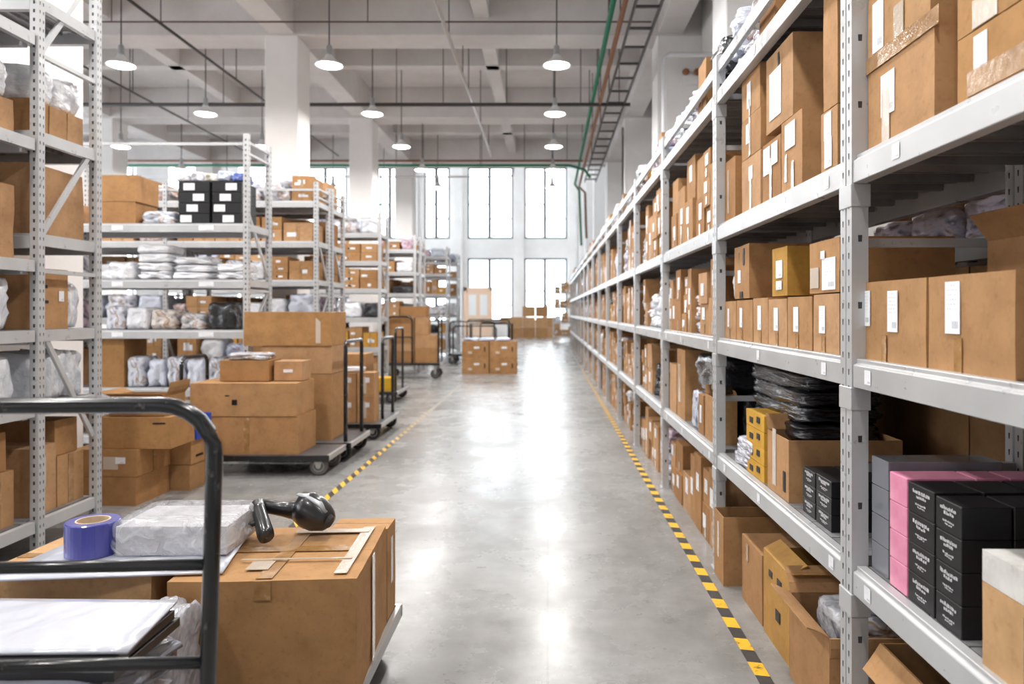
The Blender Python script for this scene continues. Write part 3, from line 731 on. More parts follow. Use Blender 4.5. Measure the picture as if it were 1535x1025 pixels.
# white box on taped carton at the bottom right
c1 = carton('small brown carton with wide tape at bottom right corner of photo', 1.03, 1.33, 1.33, F * 1.03 / (1471 - CX), L1, zt_(1471, 869, 1.03), marks=[('T', 'x-', .42, .5, .035, .15)], tint=(.60, .38, .2))
t = carton('white box lying on the small taped carton at bottom right', 1.03, 1.33, 1.33, F * 1.03 / (1471 - CX), zt_(1471, 869, 1.03), zt_(1471, 821, 1.03), tint=(.74, .75, .77), cat='small box', name='white_box')
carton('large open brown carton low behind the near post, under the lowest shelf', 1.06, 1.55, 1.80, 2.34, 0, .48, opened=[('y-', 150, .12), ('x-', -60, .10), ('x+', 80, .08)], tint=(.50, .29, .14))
bag('pale plastic bag inside the large open floor carton', 1.32, 2.05, .02, .4, .4, .40, (.6, .55, .5), 'printed_poly')
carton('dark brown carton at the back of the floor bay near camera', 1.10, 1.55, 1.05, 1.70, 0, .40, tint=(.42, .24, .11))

# ------------------------------------------------------------------ right racks, second bay (hand placed)
RB('short brown carton beside the second post on third shelf', L3, 1082, 1102, 232, dep=.20, marks=[('C', 'x-', .5, .5, .03, .25)])
zA = zt_(1140, 222, 1.05); zB = zt_(1140, 158, 1.05); zC = 2.745
RB('bottom carton of the three-high stack on third shelf', L3, 1112, 1140, 222, dep=.22, marks=[('L', 'x-', .5, .7, .07, .07), ('C', 'x-', .5, .35, .03, .2)])
RB('middle carton of the three-high stack on third shelf', zA, 1112, 1140, 158, dep=.22, marks=[('L', 'x-', .35, .6, .07, .1), ('C', 'x-', .45, .5, .03, .2)])
RB('top carton of the three-high stack on third shelf', zB, 1112, 1139, 91, dep=.22, marks=[('L', 'x-', .42, .5, .07, .13), ('C', 'x-', .45, .2, .03, .09)])
z34 = zt_(1202, 161, 1.05)
RB('narrow carton with torn labels left of the wide carton, third shelf', L3, 1143, 1170, 194, dep=.38, ztop_=z34 - .035, marks=[('L', 'x-', .25, .7, .1, .13), ('L', 'x-', .7, .75, .09, .1), ('C', 'x-', .5, .3, .03, .24)])
RB('wide carton with white label under the big carton, third shelf', L3, 1171, 1202, 161, dep=.40, ztop_=z34, marks=[('L', 'x-', .45, .76, .13, .11), ('C', 'x-', .25, .35, .03, .12), ('C', 'x-', .6, .2, .03, .13)], tint=(.52, .30, .15))
RB('big upright carton with large tilted label, upper in third shelf', z34 + .001, 1148, 1188, 78, dep=.40, ztop_=2.74, marks=[('L', 'x-', .38, .45, .17, .22), ('D', 'x-', .5, .85, .02, .06)], tint=(.52, .31, .16))
retail('black box tucked beside the big upright carton, third shelf', 1.30, 1.42, 2.83, 2.98, z34 + .002, z34 + .24, 'black_card', False)
zl = zt_(1258, 152, 1.05)
RB('carton with two white labels left of near post, third shelf', L3, 1230, 1255, dep=.42, ztop_=zl, marks=[('L', 'x-', .45, .75, .07, .1), ('L', 'x-', .5, .33, .07, .11)])
RB('tall plain carton standing on the two-label carton, third shelf', zl + .001, 1234, 1255, dep=.42, ztop_=2.74, tint=(.54, .31, .15))
names = ['first', 'second', 'third', 'fourth', 'fifth', 'sixth']
for k, (xa, xb, lu, lw) in enumerate([(1082, 1103, .5, .035), (1104, 1128, .3, .05), (1129, 1151, .45, .06), (1151.5, 1179, .45, .06), (1180, 1217, .38, .06), (1219, 1258, .37, .06)]):
    RB('lower-row brown carton, %s from the second post, second shelf' % names[k], L2, xa, xb, dep=.30, ztop_=1.596 + .004 * (k % 3), marks=[('L', 'x-', lu, .56, lw, .105 if k != 2 else .12), ('T', 'x-', lu + .05, .14, .035, .06)], tint=[KRAFT[2], KRAFT[0], KRAFT[2], KRAFT[4], KRAFT[0], KRAFT[4]][k], group='row of labelled cartons on the second shelf')
zr = 1.606
RB('tall brown carton with oval label, upper row of second shelf', zr, 1101, 1123, 364, dep=.50, marks=[('L', 'x-', .35, .42, .06, .07), ('D', 'x-', .65, .78, .03, .09), ('D', 'x-', .5, .07, .06, .035)], tint=(.48, .27, .13))
RB('yellowish carton with two labels, upper row of second shelf', zr, 1157, 1180, 367, dep=.42, marks=[('L', 'x-', .5, .55, .09, .08), ('L', 'x-', .5, .22, .08, .04), ('D', 'y-', .35, .75, .05, .05), ('T', 'y-', .9, .5, .03, .22)], tint=(.56, .32, .07))
RB('upper-row carton with big torn white label beside near post', zr, 1213, 1258, 353, dep=.42, marks=[('L', 'x-', .68, .35, .13, .12), ('C', 'x-', .2, .3, .09, .08), ('L', 'x-', .5, .72, .04, .03)], tint=(.53, .30, .14))
bag('white paper bundle beside the tall carton, upper row of second shelf', 1.17, 4.17, zr, .22, .11, .16, BAGW)
carton('slim brown carton left of the tall carton, upper row of second shelf', 1.05, 1.4, 4.03, 4.11, zr, 1.86)
# lowest shelf
for k in range(7):
    bag('black plastic bag with folds, %s from bottom of the dark pile' % ['lowest', 'second', 'third', 'fourth', 'fifth', 'sixth', 'topmost'][k], 1.35 + rc.uniform(-.01, .01), 3.78 + rc.uniform(-.02, .02), L1 + k * .078, .42, .86, .085, BAGK, rz=rc.uniform(-.04, .04), group='black bag pile on the lowest shelf')
for k in range(3):
    bag('colourful clear-wrapped pack on lowest shelf in front of black bags, %s' % ['bottom', 'middle', 'top'][k], 1.11, 4.0 - .05 * k, L1 + k * .05, .14, .30, .06, (.8, .8, .9), 'printed_poly', name='wrapped_pack', cat='wrapped pack', group='colourful wrapped packs')
ya, yb = cols(1117, 1147, 1.05); hh = .082
for k in range(4):
    t = carton('yellow printed box, %s of the stack beside the open carton' % posn[k], 1.05, 1.28, ya + .02, yb - .02, L1 + k * hh, L1 + (k + 1) * hh, marks=[('D', 'x-', .3, .4, .06, .03), ('D', 'x-', .7, .6, .05, .03)], tint=(.70, .40, .06), cat='small box', name='yellow_box', group='stacked yellow boxes')
RB('large open-topped carton on lowest shelf beside small black boxes', L1, 1150, 1182, 660, dep=.50, opened=[('y+', 60, .08)], marks=[('C', 'x-', .35, .6, .05, .26), ('D', 'x-', .82, .3, .03, .09)], tint=(.52, .30, .15))
for ci, (xa, xb, nm) in enumerate([(1203, 1221.5, 'far'), (1223, 1246, 'near')]):
    ya, yb = cols(xa, xb, 1.07); hh = (zt_(xb, 722 if ci else 709, 1.07) - L1) / 3
    for dd in range(3):
        for r_ in range(3):
            retail('small black lettered box, %s of the %s column left of near post%s' % (['bottom', 'middle', 'top'][r_], nm, ['', ', second row', ', third row'][dd]), 1.07 + .13 * dd, 1.195 + .13 * dd, ya, yb, L1 + r_ * hh, L1 + (r_ + 1) * hh, 'black_card', dd == 0, group='small black boxes left of the near post')
# floor
carton('large open floor carton beside the second post with folded-in flaps', .98, 1.52, 4.10, 4.33, 0, .385, opened=[('x+', 70, .08)], marks=[('C', 'x-', .5, .6, .04, .2)], tint=(.47, .27, .13))
carton('closed floor carton with torn white tape on top, third from near post', 1.045, 1.55, 3.58, 3.95, 0, .345, marks=[('C', 'top', .3, .3, .16, .05), ('T', 'x-', .3, .8, .04, .09), ('C', 'top', .5, .75, .06, .05)], tint=(.48, .27, .13))
carton('yellowish floor carton with cut-outs between two brown cartons', 1.04, 1.5, 3.16, 3.54, 0, .40, opened=[('x-', 150, .09), ('y-', 40, .05)], marks=[('D', 'x-', .3, .78, .05, .03), ('D', 'x-', .65, .75, .06, .06), ('D', 'x-', .6, .4, .06, .05)], tint=(.56, .32, .10))
carton('nearest large floor carton with open flaps and papers, left of post', 1.02, 1.50, 2.66, 3.10, 0, .35, opened=[('y-', -78, .10), ('x-', 35, .09), ('y+', 65, .12), ('x+', 50, .14)], tint=(.52, .30, .15))
bag('white crumpled papers sticking out of the nearest floor carton', 1.26, 2.9, .18, .34, .28, .20, (.75, .76, .8), 'printed_poly', name='paper_bundle', cat='papers')

# ------------------------------------------------------------------ random filling of the other shelves
STUFF = []
def fill(where, place, u0, u1, dep, z, clear, rnd, lod, mix, maxh=None, tight=1.0):
    """walk along the shelf; place(kind, ua, ub, z0, z1, label, seed)"""
    u = u0; k = 0
    while u < u1 - .12:
        k += 1
        wd = rnd.uniform(.16, .34) * (1 if lod == 0 else 1.35)
        if u + wd > u1: wd = u1 - u
        if wd < .1: break
        kind = rnd.choices(['carton', 'tall', 'stack2', 'stack3', 'white', 'black', 'mixed', 'yellow', 'gap'], mix)[0]
        hmax = clear - .05
        if maxh: hmax = min(hmax, maxh)
        o_ = OR[k - 1] if k <= len(OR) else 'last'
        if kind == 'carton': place('carton', u, u + wd, z, z + hmax * rnd.uniform(.45, .7), 'brown carton %s along %s' % (o_, where), rnd)
        elif kind == 'tall': place('carton', u, u + wd * .75, z, z + hmax * rnd.uniform(.8, .98), 'tall brown carton %s along %s' % (o_, where), rnd); wd *= .75
        elif kind == 'yellow': place('yellow', u, u + wd * .8, z, z + hmax * rnd.uniform(.4, .8), 'yellowish carton %s along %s' % (o_, where), rnd); wd *= .8
        elif kind in ('stack2', 'stack3'):
            n_ = 2 if kind == 'stack2' else 3; hh = hmax * rnd.uniform(.75, .98) / n_
            for i in range(n_):
                place('carton', u + rnd.uniform(0, .012), u + wd - rnd.uniform(0, .012), z + i * hh, z + (i + 1) * hh, 'stacked carton %s along %s, %s' % (o_, where, ['lower', 'upper', 'topmost'][i]), rnd)
        elif kind in ('white', 'black', 'mixed'):
            wd *= 1.25
            if u + wd > u1: wd = u1 - u
            n_ = 1 if lod else rnd.choice([2, 3]); hh = min(hmax * rnd.uniform(.5, .9) / n_, .16 if lod == 0 else 1)
            for i in range(n_):
                place(kind, u, u + wd, z + i * hh, z + (i + 1) * hh * 1.0, '%s plastic bag %s along %s%s' % ({'white': 'white', 'black': 'black', 'mixed': 'patterned'}[kind], o_, where, '' if n_ == 1 else [', lower', ', upper', ', topmost'][i]), rnd)
        else: wd *= .5
        u += wd + rnd.uniform(.004, .02) * tight
# unit cartons shared by the distant copies
UC = []
for i in range(6):
    m_ = MB(); m_.box(-.5, .5, -.5, .5, 0, 1)
    r = random.Random(i)
    for face in ('x-', 'y-'):
        for q in range(1 + i % 3):
            cu, cv = r.uniform(-.25, .25), r.uniform(.35, .75); du, dv = r.uniform(.10, .2), r.uniform(.08, .16)
            mi = 1 if q != 1 else 2
            if q == 1: cu, du, cv, dv = 0, .07, .5, .5
            if face == 'x-': m_.poly([(-.503, cu + du, cv - dv), (-.503, cu - du, cv - dv), (-.503, cu - du, cv + dv), (-.503, cu + du, cv + dv)], mi, [(0, 0), (1, 0), (1, 1), (0, 1)])
            else: m_.poly([(cu - du, -.503, cv - dv), (cu + du, -.503, cv - dv), (cu + du, -.503, cv + dv), (cu - du, -.503, cv + dv)], mi, [(0, 0), (1, 0), (1, 1), (0, 1)])
    UC.append(m_.mesh('carton', ['cardboard', 'paper_label', 'packing_tape']))
DROP = []
def dropin(kind, x0, x1, y0, y1, z0, z1, label, rnd, near, group):
    x0, x1 = min(x0, x1), max(x0, x1)
    cx, cy, w, d, h = (x0 + x1) / 2, (y0 + y1) / 2, x1 - x0, y1 - y0, z1 - z0
    if kind in ('carton', 'yellow'):
        tint = YEL if kind == 'yellow' else rnd.choice(KRAFT)
        if near:
            face = 'x-' if x0 > 0 else 'y-'
            fw = d if face == 'x-' else w
            mk = []
            if rnd.random() < .75: mk.append(('L', face, rnd.uniform(.35, .6), rnd.uniform(.45, .7), min(fw * .45, .09), min(h * .4, .12)))
            if rnd.random() < .6: mk.append((rnd.choice('TC'), face, .5, .2, .035, h * .3))
            carton(label, x0, x1, y0, y1, z0, z1, marks=mk, tint=tint, group=group)
        else:
            o = link('carton', rnd.choice(UC), None, (cx, cy, z0)); o.scale = (w - .006, d - .006, h - .003); o.color = (*TINT(tint), 1); DROP.append(o)
            tag(o, label, 'cardboard box', group)
    else:
        col = {'white': rnd.choice([BAGW, BAGW, (.62, .66, .76)]), 'black': BAGK, 'mixed': rnd.choice([(.8, .8, .85), (.9, .6, .5), (.5, .6, .9), (.9, .5, .7)])}[kind]
        o = link('mailer_bag', rnd.choice(BAGS['printed_poly' if kind == 'mixed' else 'poly']), None, (cx, cy, z0), rnd.uniform(-.03, .03) if near else 0)
        o.scale = (w * .96, d * .96, h * .99); o.color = (*col, 1); tag(o, label, 'plastic bag', group); DROP.append(o)
MIXR = [3, 4, 5, 2.5, 1.5, .8, 1.2, 1.2, .15]
def fill_right(bi, li, **kw):
    rnd = random.Random(bi * 31 + li * 7 + 3)
    z = 0 if li == 0 else LV[li - 1]
    clear = (LV[0] if li == 0 else (LV[li] if li < 4 else 3.35)) - z - (.09 if li < 4 else 0)
    near = bi <= 3; lod = 0 if bi <= 4 else 1
    y0, y1 = PY[bi] + .06, PY[bi + 1] - .06
    y0 = kw.get('y0', y0); y1 = kw.get('y1', y1)
    xf = 1.045
    where = '%s, %s right bay' % ('the ' + LNAME[li], OR[bi])
    def place(kind, ua, ub, za, zb, lab, r):
        dx = r.uniform(0, .03)
        dropin(kind, xf + dx, 1.52, ua, ub, za, zb, lab, r, near, 'goods on the right-hand racks')
    fill(where, place, y0, y1, .5, z, clear, rnd, lod, kw.get('mix', MIXR), kw.get('maxh'))
TOPMIX = [2, .3, .6, .2, 3, .5, 3.5, 1, 2]
for bi in range(2, len(PY) - 1):
    for li in range(0, 5):
        if bi == 2 and li == 1: continue
        mx = TOPMIX if li == 4 else MIXR
        if bi == 3 and li == 2: mx = [1, 0, 1, 0, 9, 0, 1, 0, 0]
        fill_right(bi, li, mix=mx)
fill_right(0, 4, mix=TOPMIX); fill_right(1, 4, mix=TOPMIX)
fill_right(0, 2, y0=.6, y1=1.45)
# third bay, lowest shelf
bag('big shiny black sack on the lowest shelf, third right bay, upper', 1.28, 5.0, 1.0, .44, .74, .25, BAGK, name='black_sack', cat='plastic sack')
bag('black sack under the shiny one on lowest shelf, third bay', 1.36, 5.0, L1, .30, .74, .30, BAGK, name='black_sack', cat='plastic sack')
carton('open-topped carton in front of the black sack, third right bay', 1.05, 1.19, 4.60, 4.90, L1, .99, opened=[('y+', 75, .06), ('x+', 80, .05)])
carton('narrow brown carton beside the open-topped one, third right bay', 1.05, 1.19, 4.95, 5.12, L1, .97, marks=[('L', 'x-', .5, .5, .05, .12)])
bag('blue-white plastic pack leaning on the lowest shelf, third right bay', 1.12, 5.27, L1, .14, .26, .28, (.5, .55, .75), 'printed_poly')
carton('tall brown film-covered carton near third post, lowest shelf', 1.05, 1.5, 5.62, 5.95, L1, 1.24, marks=[('C', 'x-', .3, .5, .08, .3)])
carton('brown carton against the third post, lowest shelf, third right bay', 1.05, 1.5, 6.0, 6.32, L1, 1.1)
# goods on a second row of racks behind the nearest bay
t = thing('shelving_rack', 'grey rack beyond the nearest right-hand bay, seen through it', 'shelving rack', (1.74, .4, 0), 0)
for z in (.5, 1.2, 1.84, 2.5):
    link('beam', beam_mb(.05, 4.2, .05, z, 'y', .004, 1).mesh('beam', ['grey_steel']), t)
    link('shelf_deck', deck_mb(.052, .60, .05, 4.2, z, 'y').mesh('shelf_deck', ['deck_steel']), t)
for y in (0, 4.24): link('post', pm_s, t, (.0275, y, 0))
for k in range(6): carton('added dark backdrop carton behind the wrapped garments on the rack beyond, %s along' % OR[k], 2.08, 2.33, .5 + k * .66, 1.15 + k * .66, 1.84, 2.40, tint=(.36, .2, .1))  # added dark backdrop, hides the lit wall above the garments
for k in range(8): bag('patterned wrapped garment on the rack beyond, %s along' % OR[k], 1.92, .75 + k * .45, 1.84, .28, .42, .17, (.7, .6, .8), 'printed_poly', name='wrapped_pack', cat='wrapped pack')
for k in range(6): carton('added dark backdrop carton low on the rack beyond, %s along' % OR[k], 1.80, 2.3, .5 + k * .66, 1.15 + k * .66, 1.2, 1.73, tint=(.40, .22, .1))  # added dark filling that stands in for the shade behind the bay
for k in range(6): carton('added dark backdrop carton at the bottom of the rack beyond, %s along' % OR[k], 1.80, 2.3,   .5 + k * .66, 1.15 + k * .66, .5, 1.1, tint=(.38, .21, .1))  # added dark filling, keeps the bright wall from showing low down

# left racks
def fill_left(ri, li, near=False, lod=1, mix=MIXR, u0=None, u1=None, maxh=None, front=.06, dep=None):
    nm, y0, y1, lv, hp = LL[ri]; rnd = random.Random(ri * 77 + li * 5 + 1)
    z = lv[li]; nxt = lv[li + 1] if li + 1 < len(lv) else z + .55
    clear = nxt - z - .09; nb = 1 if ri < 2 else 2
    where = 'shelf %s up, %s left rack' % (['one', 'two', 'three', 'four', 'five', 'six'][li], OR[ri])
    d = (y1 - y0 - .12) if dep is None else dep
    for b in range(nb):
        ua = .09 + b * BAY; ub = (b + 1) * BAY - .03
        if u0 is not None: ua = u0; ub = u1
        def place(kind, a, c, za, zb, lab, r): dropin(kind, XLF - a, XLF - c, y0 + front, y0 + front + d, za, zb, lab + (' inner' if b else ''), r, near, 'goods on the left-hand racks')
        fill(where, place, ua, ub, d, z, clear, rnd, lod, mix, maxh)
        if u0 is not None: break
WH = [1, .3, 1, .5, 6, .8, 4, .3, 0]
BX = [4, 2, 4, 2, 1, .3, 1, .6, .1]
# nearest two left racks
def L_(x): return x
def lbox(label, u0, u1, y0, y1, z0, z1, **kw): return carton(label, XLF - u1, XLF - u0, y0, y1, z0, z1, **kw)
for ri, (y0, nm) in enumerate(((4.0, 'nearest'), (4.68, 'second'))):
    zz = LL[ri][3]
    lbox('tall brown carton at the end of %s left rack, bottom shelf' % nm, .10, .55, y0, y0 + .25, zz[0], zz[0] + .44, opened=None if ri else [('y+', 70, .05)], marks=[('C', 'x+', .5, .6, .04, .2)])
    lbox('brown carton beside the tall one, %s left rack, bottom shelf' % nm, .10, .55, y0 + .26, y0 + .54, zz[0], zz[0] + .34, marks=[('T', 'x+', .5, .5, .06, .33)], tint=KRAFT[2])
    lbox('upper brown carton on bottom shelf of %s left rack' % nm, .12, .5, y0 + .26, y0 + .50, zz[0] + .342, zz[0] + .58, tint=KRAFT[1])
    for k in range(3): bag('white plastic bag, %s along, second shelf of %s left rack' % (OR[k], nm), XLF - .3, y0 + .09 + k * .18, zz[1], .42, .19, .33, (.80, .82, .86))
    lbox('brown carton with faded print, third shelf of %s left rack' % nm, .10, .6, y0 + .0, y0 + .37, zz[2], zz[2] + .34 + .06 * ri, marks=[('D', 'x+', .3, .7, .10, .02), ('D', 'x+', .35, .45, .08, .02), ('L', 'x+', .8, .55, .05, .07)] if ri else [('C', 'x+', .5, .6, .06, .2)], tint=(.52, .30, .15))
    bag('white plastic bag beside the carton, third shelf of %s left rack' % nm, XLF - .3, y0 + .45, zz[2], .4, .13, .33, (.85, .86, .9))
    lbox('large plain brown carton, fourth shelf of %s left rack' % nm, .10, .7, y0 + .0, y0 + .54, zz[3], zz[3] + .46, tint=(.55, .33, .18), wob=.012)
    for k in range(3): lbox('small brown carton, %s along, fifth shelf of %s left rack' % (OR[k], nm), .10, .5, y0 + .0 + k * .18, y0 + .175 + k * .18, zz[4], zz[4] + .22, tint=KRAFT[(k * 2) % 5], wob=.006)
    for k in range(2): bag('white paper bag on the small cartons, %s one, %s left rack' % (['near', 'far'][k], nm), XLF - .3, y0 + .14 + k * .26, zz[4] + .222, .4, .24, .24, (.82, .82, .84))
    for li in range(6):
        if li != 5: fill_left(ri, li, False, 1, BX if li in (0, 3) else MIXR, .75, 2.0)
# third left rack, front side (faces camera)
Y3 = 7.90
def lx(x, Y): return (x - CX) * Y / F
def lz(y, Y): return H + (CY - y) * Y / F
def front(label, xa, xb, ya, yb, Y=Y3, dep=.45, zb=None, **kw):
    return carton(label, lx(xa, Y), lx(xb, Y), Y, Y + dep, zb if zb is not None else lz(yb, Y), lz(ya, Y), **kw)
def fbag(label, xa, xb, ya, zb, Y=Y3, dep=.4, col=BAGW, mt='poly', **kw):
    return bag(label, (lx(xa, Y) + lx(xb, Y)) / 2, Y + dep / 2, zb, lx(xb, Y) - lx(xa, Y), dep, lz(ya, Y) - zb, col, mt, **kw)
front('brown carton lower of two at left end, top shelf of third left rack', 150, 203, 302, 335, zb=2.48, tint=KRAFT[3])
front('brown carton upper of two at left end, top shelf of third left rack', 152, 205, 262, 302, zb=lz(302, Y3) + .001, tint=KRAFT[1])
fbag('grey clear-wrapped bundle beside the stacked cartons, third left rack top shelf', 207, 262, 314, 2.48, col=(.7, .75, .85), mt='printed_poly')
for c_ in range(2):
    for r_ in range(4):
        zb = 2.48 + r_ * .115
        xa, xb = ((267, 314), (318, 362))[c_]
        t = retail('black wrapped pack with white stickers, %s of the %s column, third left rack' % (posn[r_], ['left', 'right'][c_]), lx(xa, Y3), lx(xb, Y3), Y3, Y3 + .4, zb, zb + .113, 'black_card', False, group='black packs with white stickers', name='wrapped_pack', cat='wrapped pack')
        w_, d_, h_ = lx(xb, Y3) - lx(xa, Y3), .4, .11
        decal(t, 'sticker', 'paper_label', 'y-', w_, d_, h_, .25 + .5 * ((r_ * 7 + c_ * 3) % 5) / 5, .5, .12, .075, .002)
for k in range(5):
    fbag('white bag on the black packs, %s from the left, third left rack' % OR[k], 262 + k * 21, 281 + k * 21, 258 - (k % 2) * 3, 2.945, Y=Y3 + .01, dep=.3, col=[(.8, .8, .84), (.75, .75, .8), (.8, .74, .66), (.6, .65, .8), (.12, .18, .5)][k])
for k, (xa, xb, yt, n_) in enumerate([(160, 200, 391, 1), (203, 254, 366, 4), (256, 314, 384, 3), (322, 368, 394, 2)]):
    zt = lz(yt, Y3); hh = (zt - 1.88) / n_
    for i in range(n_):
        fbag('white wrapped bundle %s from left, fourth shelf of third left rack, %s' % (OR[k].replace('nearest', 'first'), ['lowest', 'second', 'third', 'topmost'][i]), xa, xb, 0, 1.88 + i * hh, col=(.84, .85, .88)).scale.z = hh
for k, (xa, xb, yt, col, mt) in enumerate([(156, 186, 458, (.8, .82, .9), 'printed_poly'), (187, 222, 460, BAGW, 'poly'), (224, 264, 463, (.75, .6, .45), 'printed_poly'), (266, 306, 468, (.7, .65, .6), 'printed_poly'), (309, 352, 452, BAGK, 'poly')]):
    fbag('%s bag %s from left, third shelf of third left rack' % (['patterned white', 'white', 'brown and white', 'grey and white', 'black'][k], OR[k].replace('nearest', 'first')), xa, xb, yt, 1.34, col=col, mt=mt)
for k in range(4):
    fbag('flat grey wrapped garments above the bags, %s from left, third left rack' % OR[k].replace('nearest', 'first'), 160 + k * 49, 206 + k * 49, 434, 1.34 + .19, Y=Y3 + .22, dep=.3, col=(.7, .7, .8), mt='printed_poly') if 0 else None
for k in range(5):
    fbag('crumpled white bag %s from left, second shelf of third left rack' % OR[k].replace('nearest', 'first'), 188 + k * 30, 216 + k * 30, 534 + (k % 2) * 4, .72, col=(.66, .70, .80), mt='poly' if k % 2 else 'printed_poly')
front('tall open brown carton at left end, second shelf of third left rack', 148, 186, 508, 0, zb=.72, opened=[('x+', 60, .08), ('y-', 110, .05)], tint=(.40, .22, .09))
for k in range(3): front('dark brown carton low at the back, %s from left, third left rack' % OR[k].replace('nearest', 'first'), 180 + k * 62, 238 + k * 62, 612, 0, zb=.22, tint=KRAFT[3])
for li in range(5): fill_left(2, li, False, 1, WH if li in (2, 3) else BX, 1.98 if li else 1.98, 4.1)
for ri in range(3, len(LL)):
    for li in range(0, 6):
        mx = {3: [BX, BX, WH, WH, BX, WH], 4: [BX] * 6}.get(ri, [BX, MIXR, WH, MIXR, BX, TOPMIX])[li]
        if ri == 4 and li < 2: continue
        fill_left(ri, li, False, 1, mx)

# ------------------------------------------------------------------ carts
def arcpts(c, r, a0, a1, n_, u, v):
    return [tuple(Vector(c) + Vector(u) * r * math.cos(a) + Vector(v) * r * math.sin(a)) for a in [a0 + (a1 - a0) * i / n_ for i in range(n_ + 1)]]
def hoop(p0, p1, z0, z1, rb, lean=(0, 0)):      # rounded hoop between two feet
    p0 = Vector(p0); p1 = Vector(p1); u = (p1 - p0).normalized(); k = Vector((0, 0, 1)); ln = Vector((lean[0], lean[1], 0))
    pts = [p0 + k * z0]
    for i in range(7):
        a = PI - i * PI / 12; pts.append(p0 + u * (rb + rb * math.cos(a)) + k * (z1 - rb + rb * math.sin(a)))
    for i in range(7):
        a = PI / 2 - i * PI / 12; pts.append(p1 - u * (rb - rb * math.cos(a)) + k * (z1 - rb + rb * math.sin(a)))
    pts.append(p1 + k * z0)
    return [tuple(p + ln * ((p.z - z0) / (z1 - z0))) for p in pts]
def caster(parent, x, y, r=.095, wm='rubber', zp=.2):
    c = MB(); c.box(x - .05, x + .05, y - .05, y + .05, zp - .016, zp - .006)
    c.loft([(x, y, zp - .016), (x, y, zp - .03)], .03, 12)
    for s_ in (-1, 1):
        c.prism([(x - .035, zp - .03), (x + .035, zp - .03), (x + .02, r - .01), (x - .0, r - .018), (x - .02, r - .01)], 'y', y + s_ * .03 - .003, y + s_ * .03 + .003)
    c.box(x - .035, x + .035, y - .033, y + .033, zp - .034, zp - .028)
    o = link('caster_fork', c.mesh('caster_fork', ['bare_metal']), parent)
    w_ = MB(); w_.lathe([(.02, -.022), (r * .62, -.016), (r * .68, -.02), (r * .94, -.02), (r, -.010), (r, .010), (r * .94, .02), (r * .68, .02), (r * .62, .016), (.02, .022)], (x, y, r), 28, 'y')
    wo_ = link('wheel', w_.mesh('wheel', [wm], smooth=False), o)
    h_ = MB(); h_.lathe([(.001, -.026), (.022, -.026), (.022, .026), (.001, .026)], (x, y, r), 14, 'y'); h_.lathe([(.03, -.0175), (r * .6, -.0172), (r * .6, .0172), (.03, .0175)], (x, y, r), 20, 'y')
    link('hub', h_.mesh('hub', ['bare_metal']), o)
def cart(label, x0, x1, y0, y1, zp, hoops, r=.095, wm='rubber', bars=(), wheels=True):
    t = thing('platform_cart', label, 'cart')
    link('platform', MB().box(x0 + .03, x1 - .03, y0 + .03, y1 - .03, zp - .02, zp - .001).mesh('platform', ['cart_top'], .002), t)
    for ya in (y0, y1 - .028): link('rim', MB().box(x0, x1, ya, ya + .028, zp - .055, zp).mesh('rim', ['black_paint'], .004), t)
    for xa in (x0, x1 - .028):
        o = link('rim', MB().box(xa, xa + .028, y0 + .029, y1 - .029, zp - .055, zp + .001).mesh('rim', ['cart_edge'], .004), t); o['label'] = 'worn bare metal edge'
    for p0, p1, z1, rb, rad, lean in hoops:
        link('handle', MB().loft(hoop(p0, p1, zp - .03, z1, rb, lean), rad, 14).mesh('handle', ['black_paint'], smooth=True), t)
    for a, b, rad in bars: link('crossbar', MB().loft([a, b], rad, 12).mesh('crossbar', ['black_paint'], smooth=True), t)
    zz = zp - .04
    for x in (x0 + .12, x1 - .12):
        for y in (y0 + .10, y1 - .10): caster(t, x, y, min(r, (zp - .1) if zp < .3 else r), wm, zz)
    return t
# loaded cart in the foreground
ph = .2
cart('large black cart in the foreground with thick bent handle', -2.0, -.664, 1.42, 3.36, ph,
     [((-.712, 1.50, 0), (-1.93, 1.44, 0), 1.345, .11, .0165, (.034, 0))], .075,
     bars=[((-.70, 1.50, 1.018), (-1.90, 1.442, 1.018), .0125), ((-.705, 1.50, .818), (-1.91, 1.442, .818), .0125)])
mb_ = carton('large taped brown carton on the foreground cart under the scanner', -1.308, -.672, 2.50, 3.13, ph, .62, rz=R(3.2),
       marks=[('T', 'top', .50, .5, .055, .60), ('T', 'top', .5, .52, .55, .06), ('T', 'y-', .50, .92, .055, .065), ('C', 'top', .42, .22, .08, .09), ('C', 'top', .9, .5, .045, .55), ('C', 'x+', .45, .5, .05, .40), ('C', 'top', .68, .85, .3, .05), ('C', 'top', .6, .30, .4, .012)], tint=(.50, .285, .13), wob=.005)
carton('narrow brown carton behind the large one on the foreground cart', -.94, -.69, 3.17, 3.33, ph, .60, tint=(.53, .31, .15), marks=[('C', 'x+', .5, .6, .04, .2)])
carton('brown carton at left on the foreground cart with bare top', -1.98, -1.36, 2.55, 3.20, ph, .62, tint=(.58, .36, .19), rz=R(-2), marks=[('T', 'top', .5, .3, .6, .05)])
carton('lower flat brown carton at the cart\'s far left back', -1.95, -1.3, 3.225, 3.34, ph, .50)
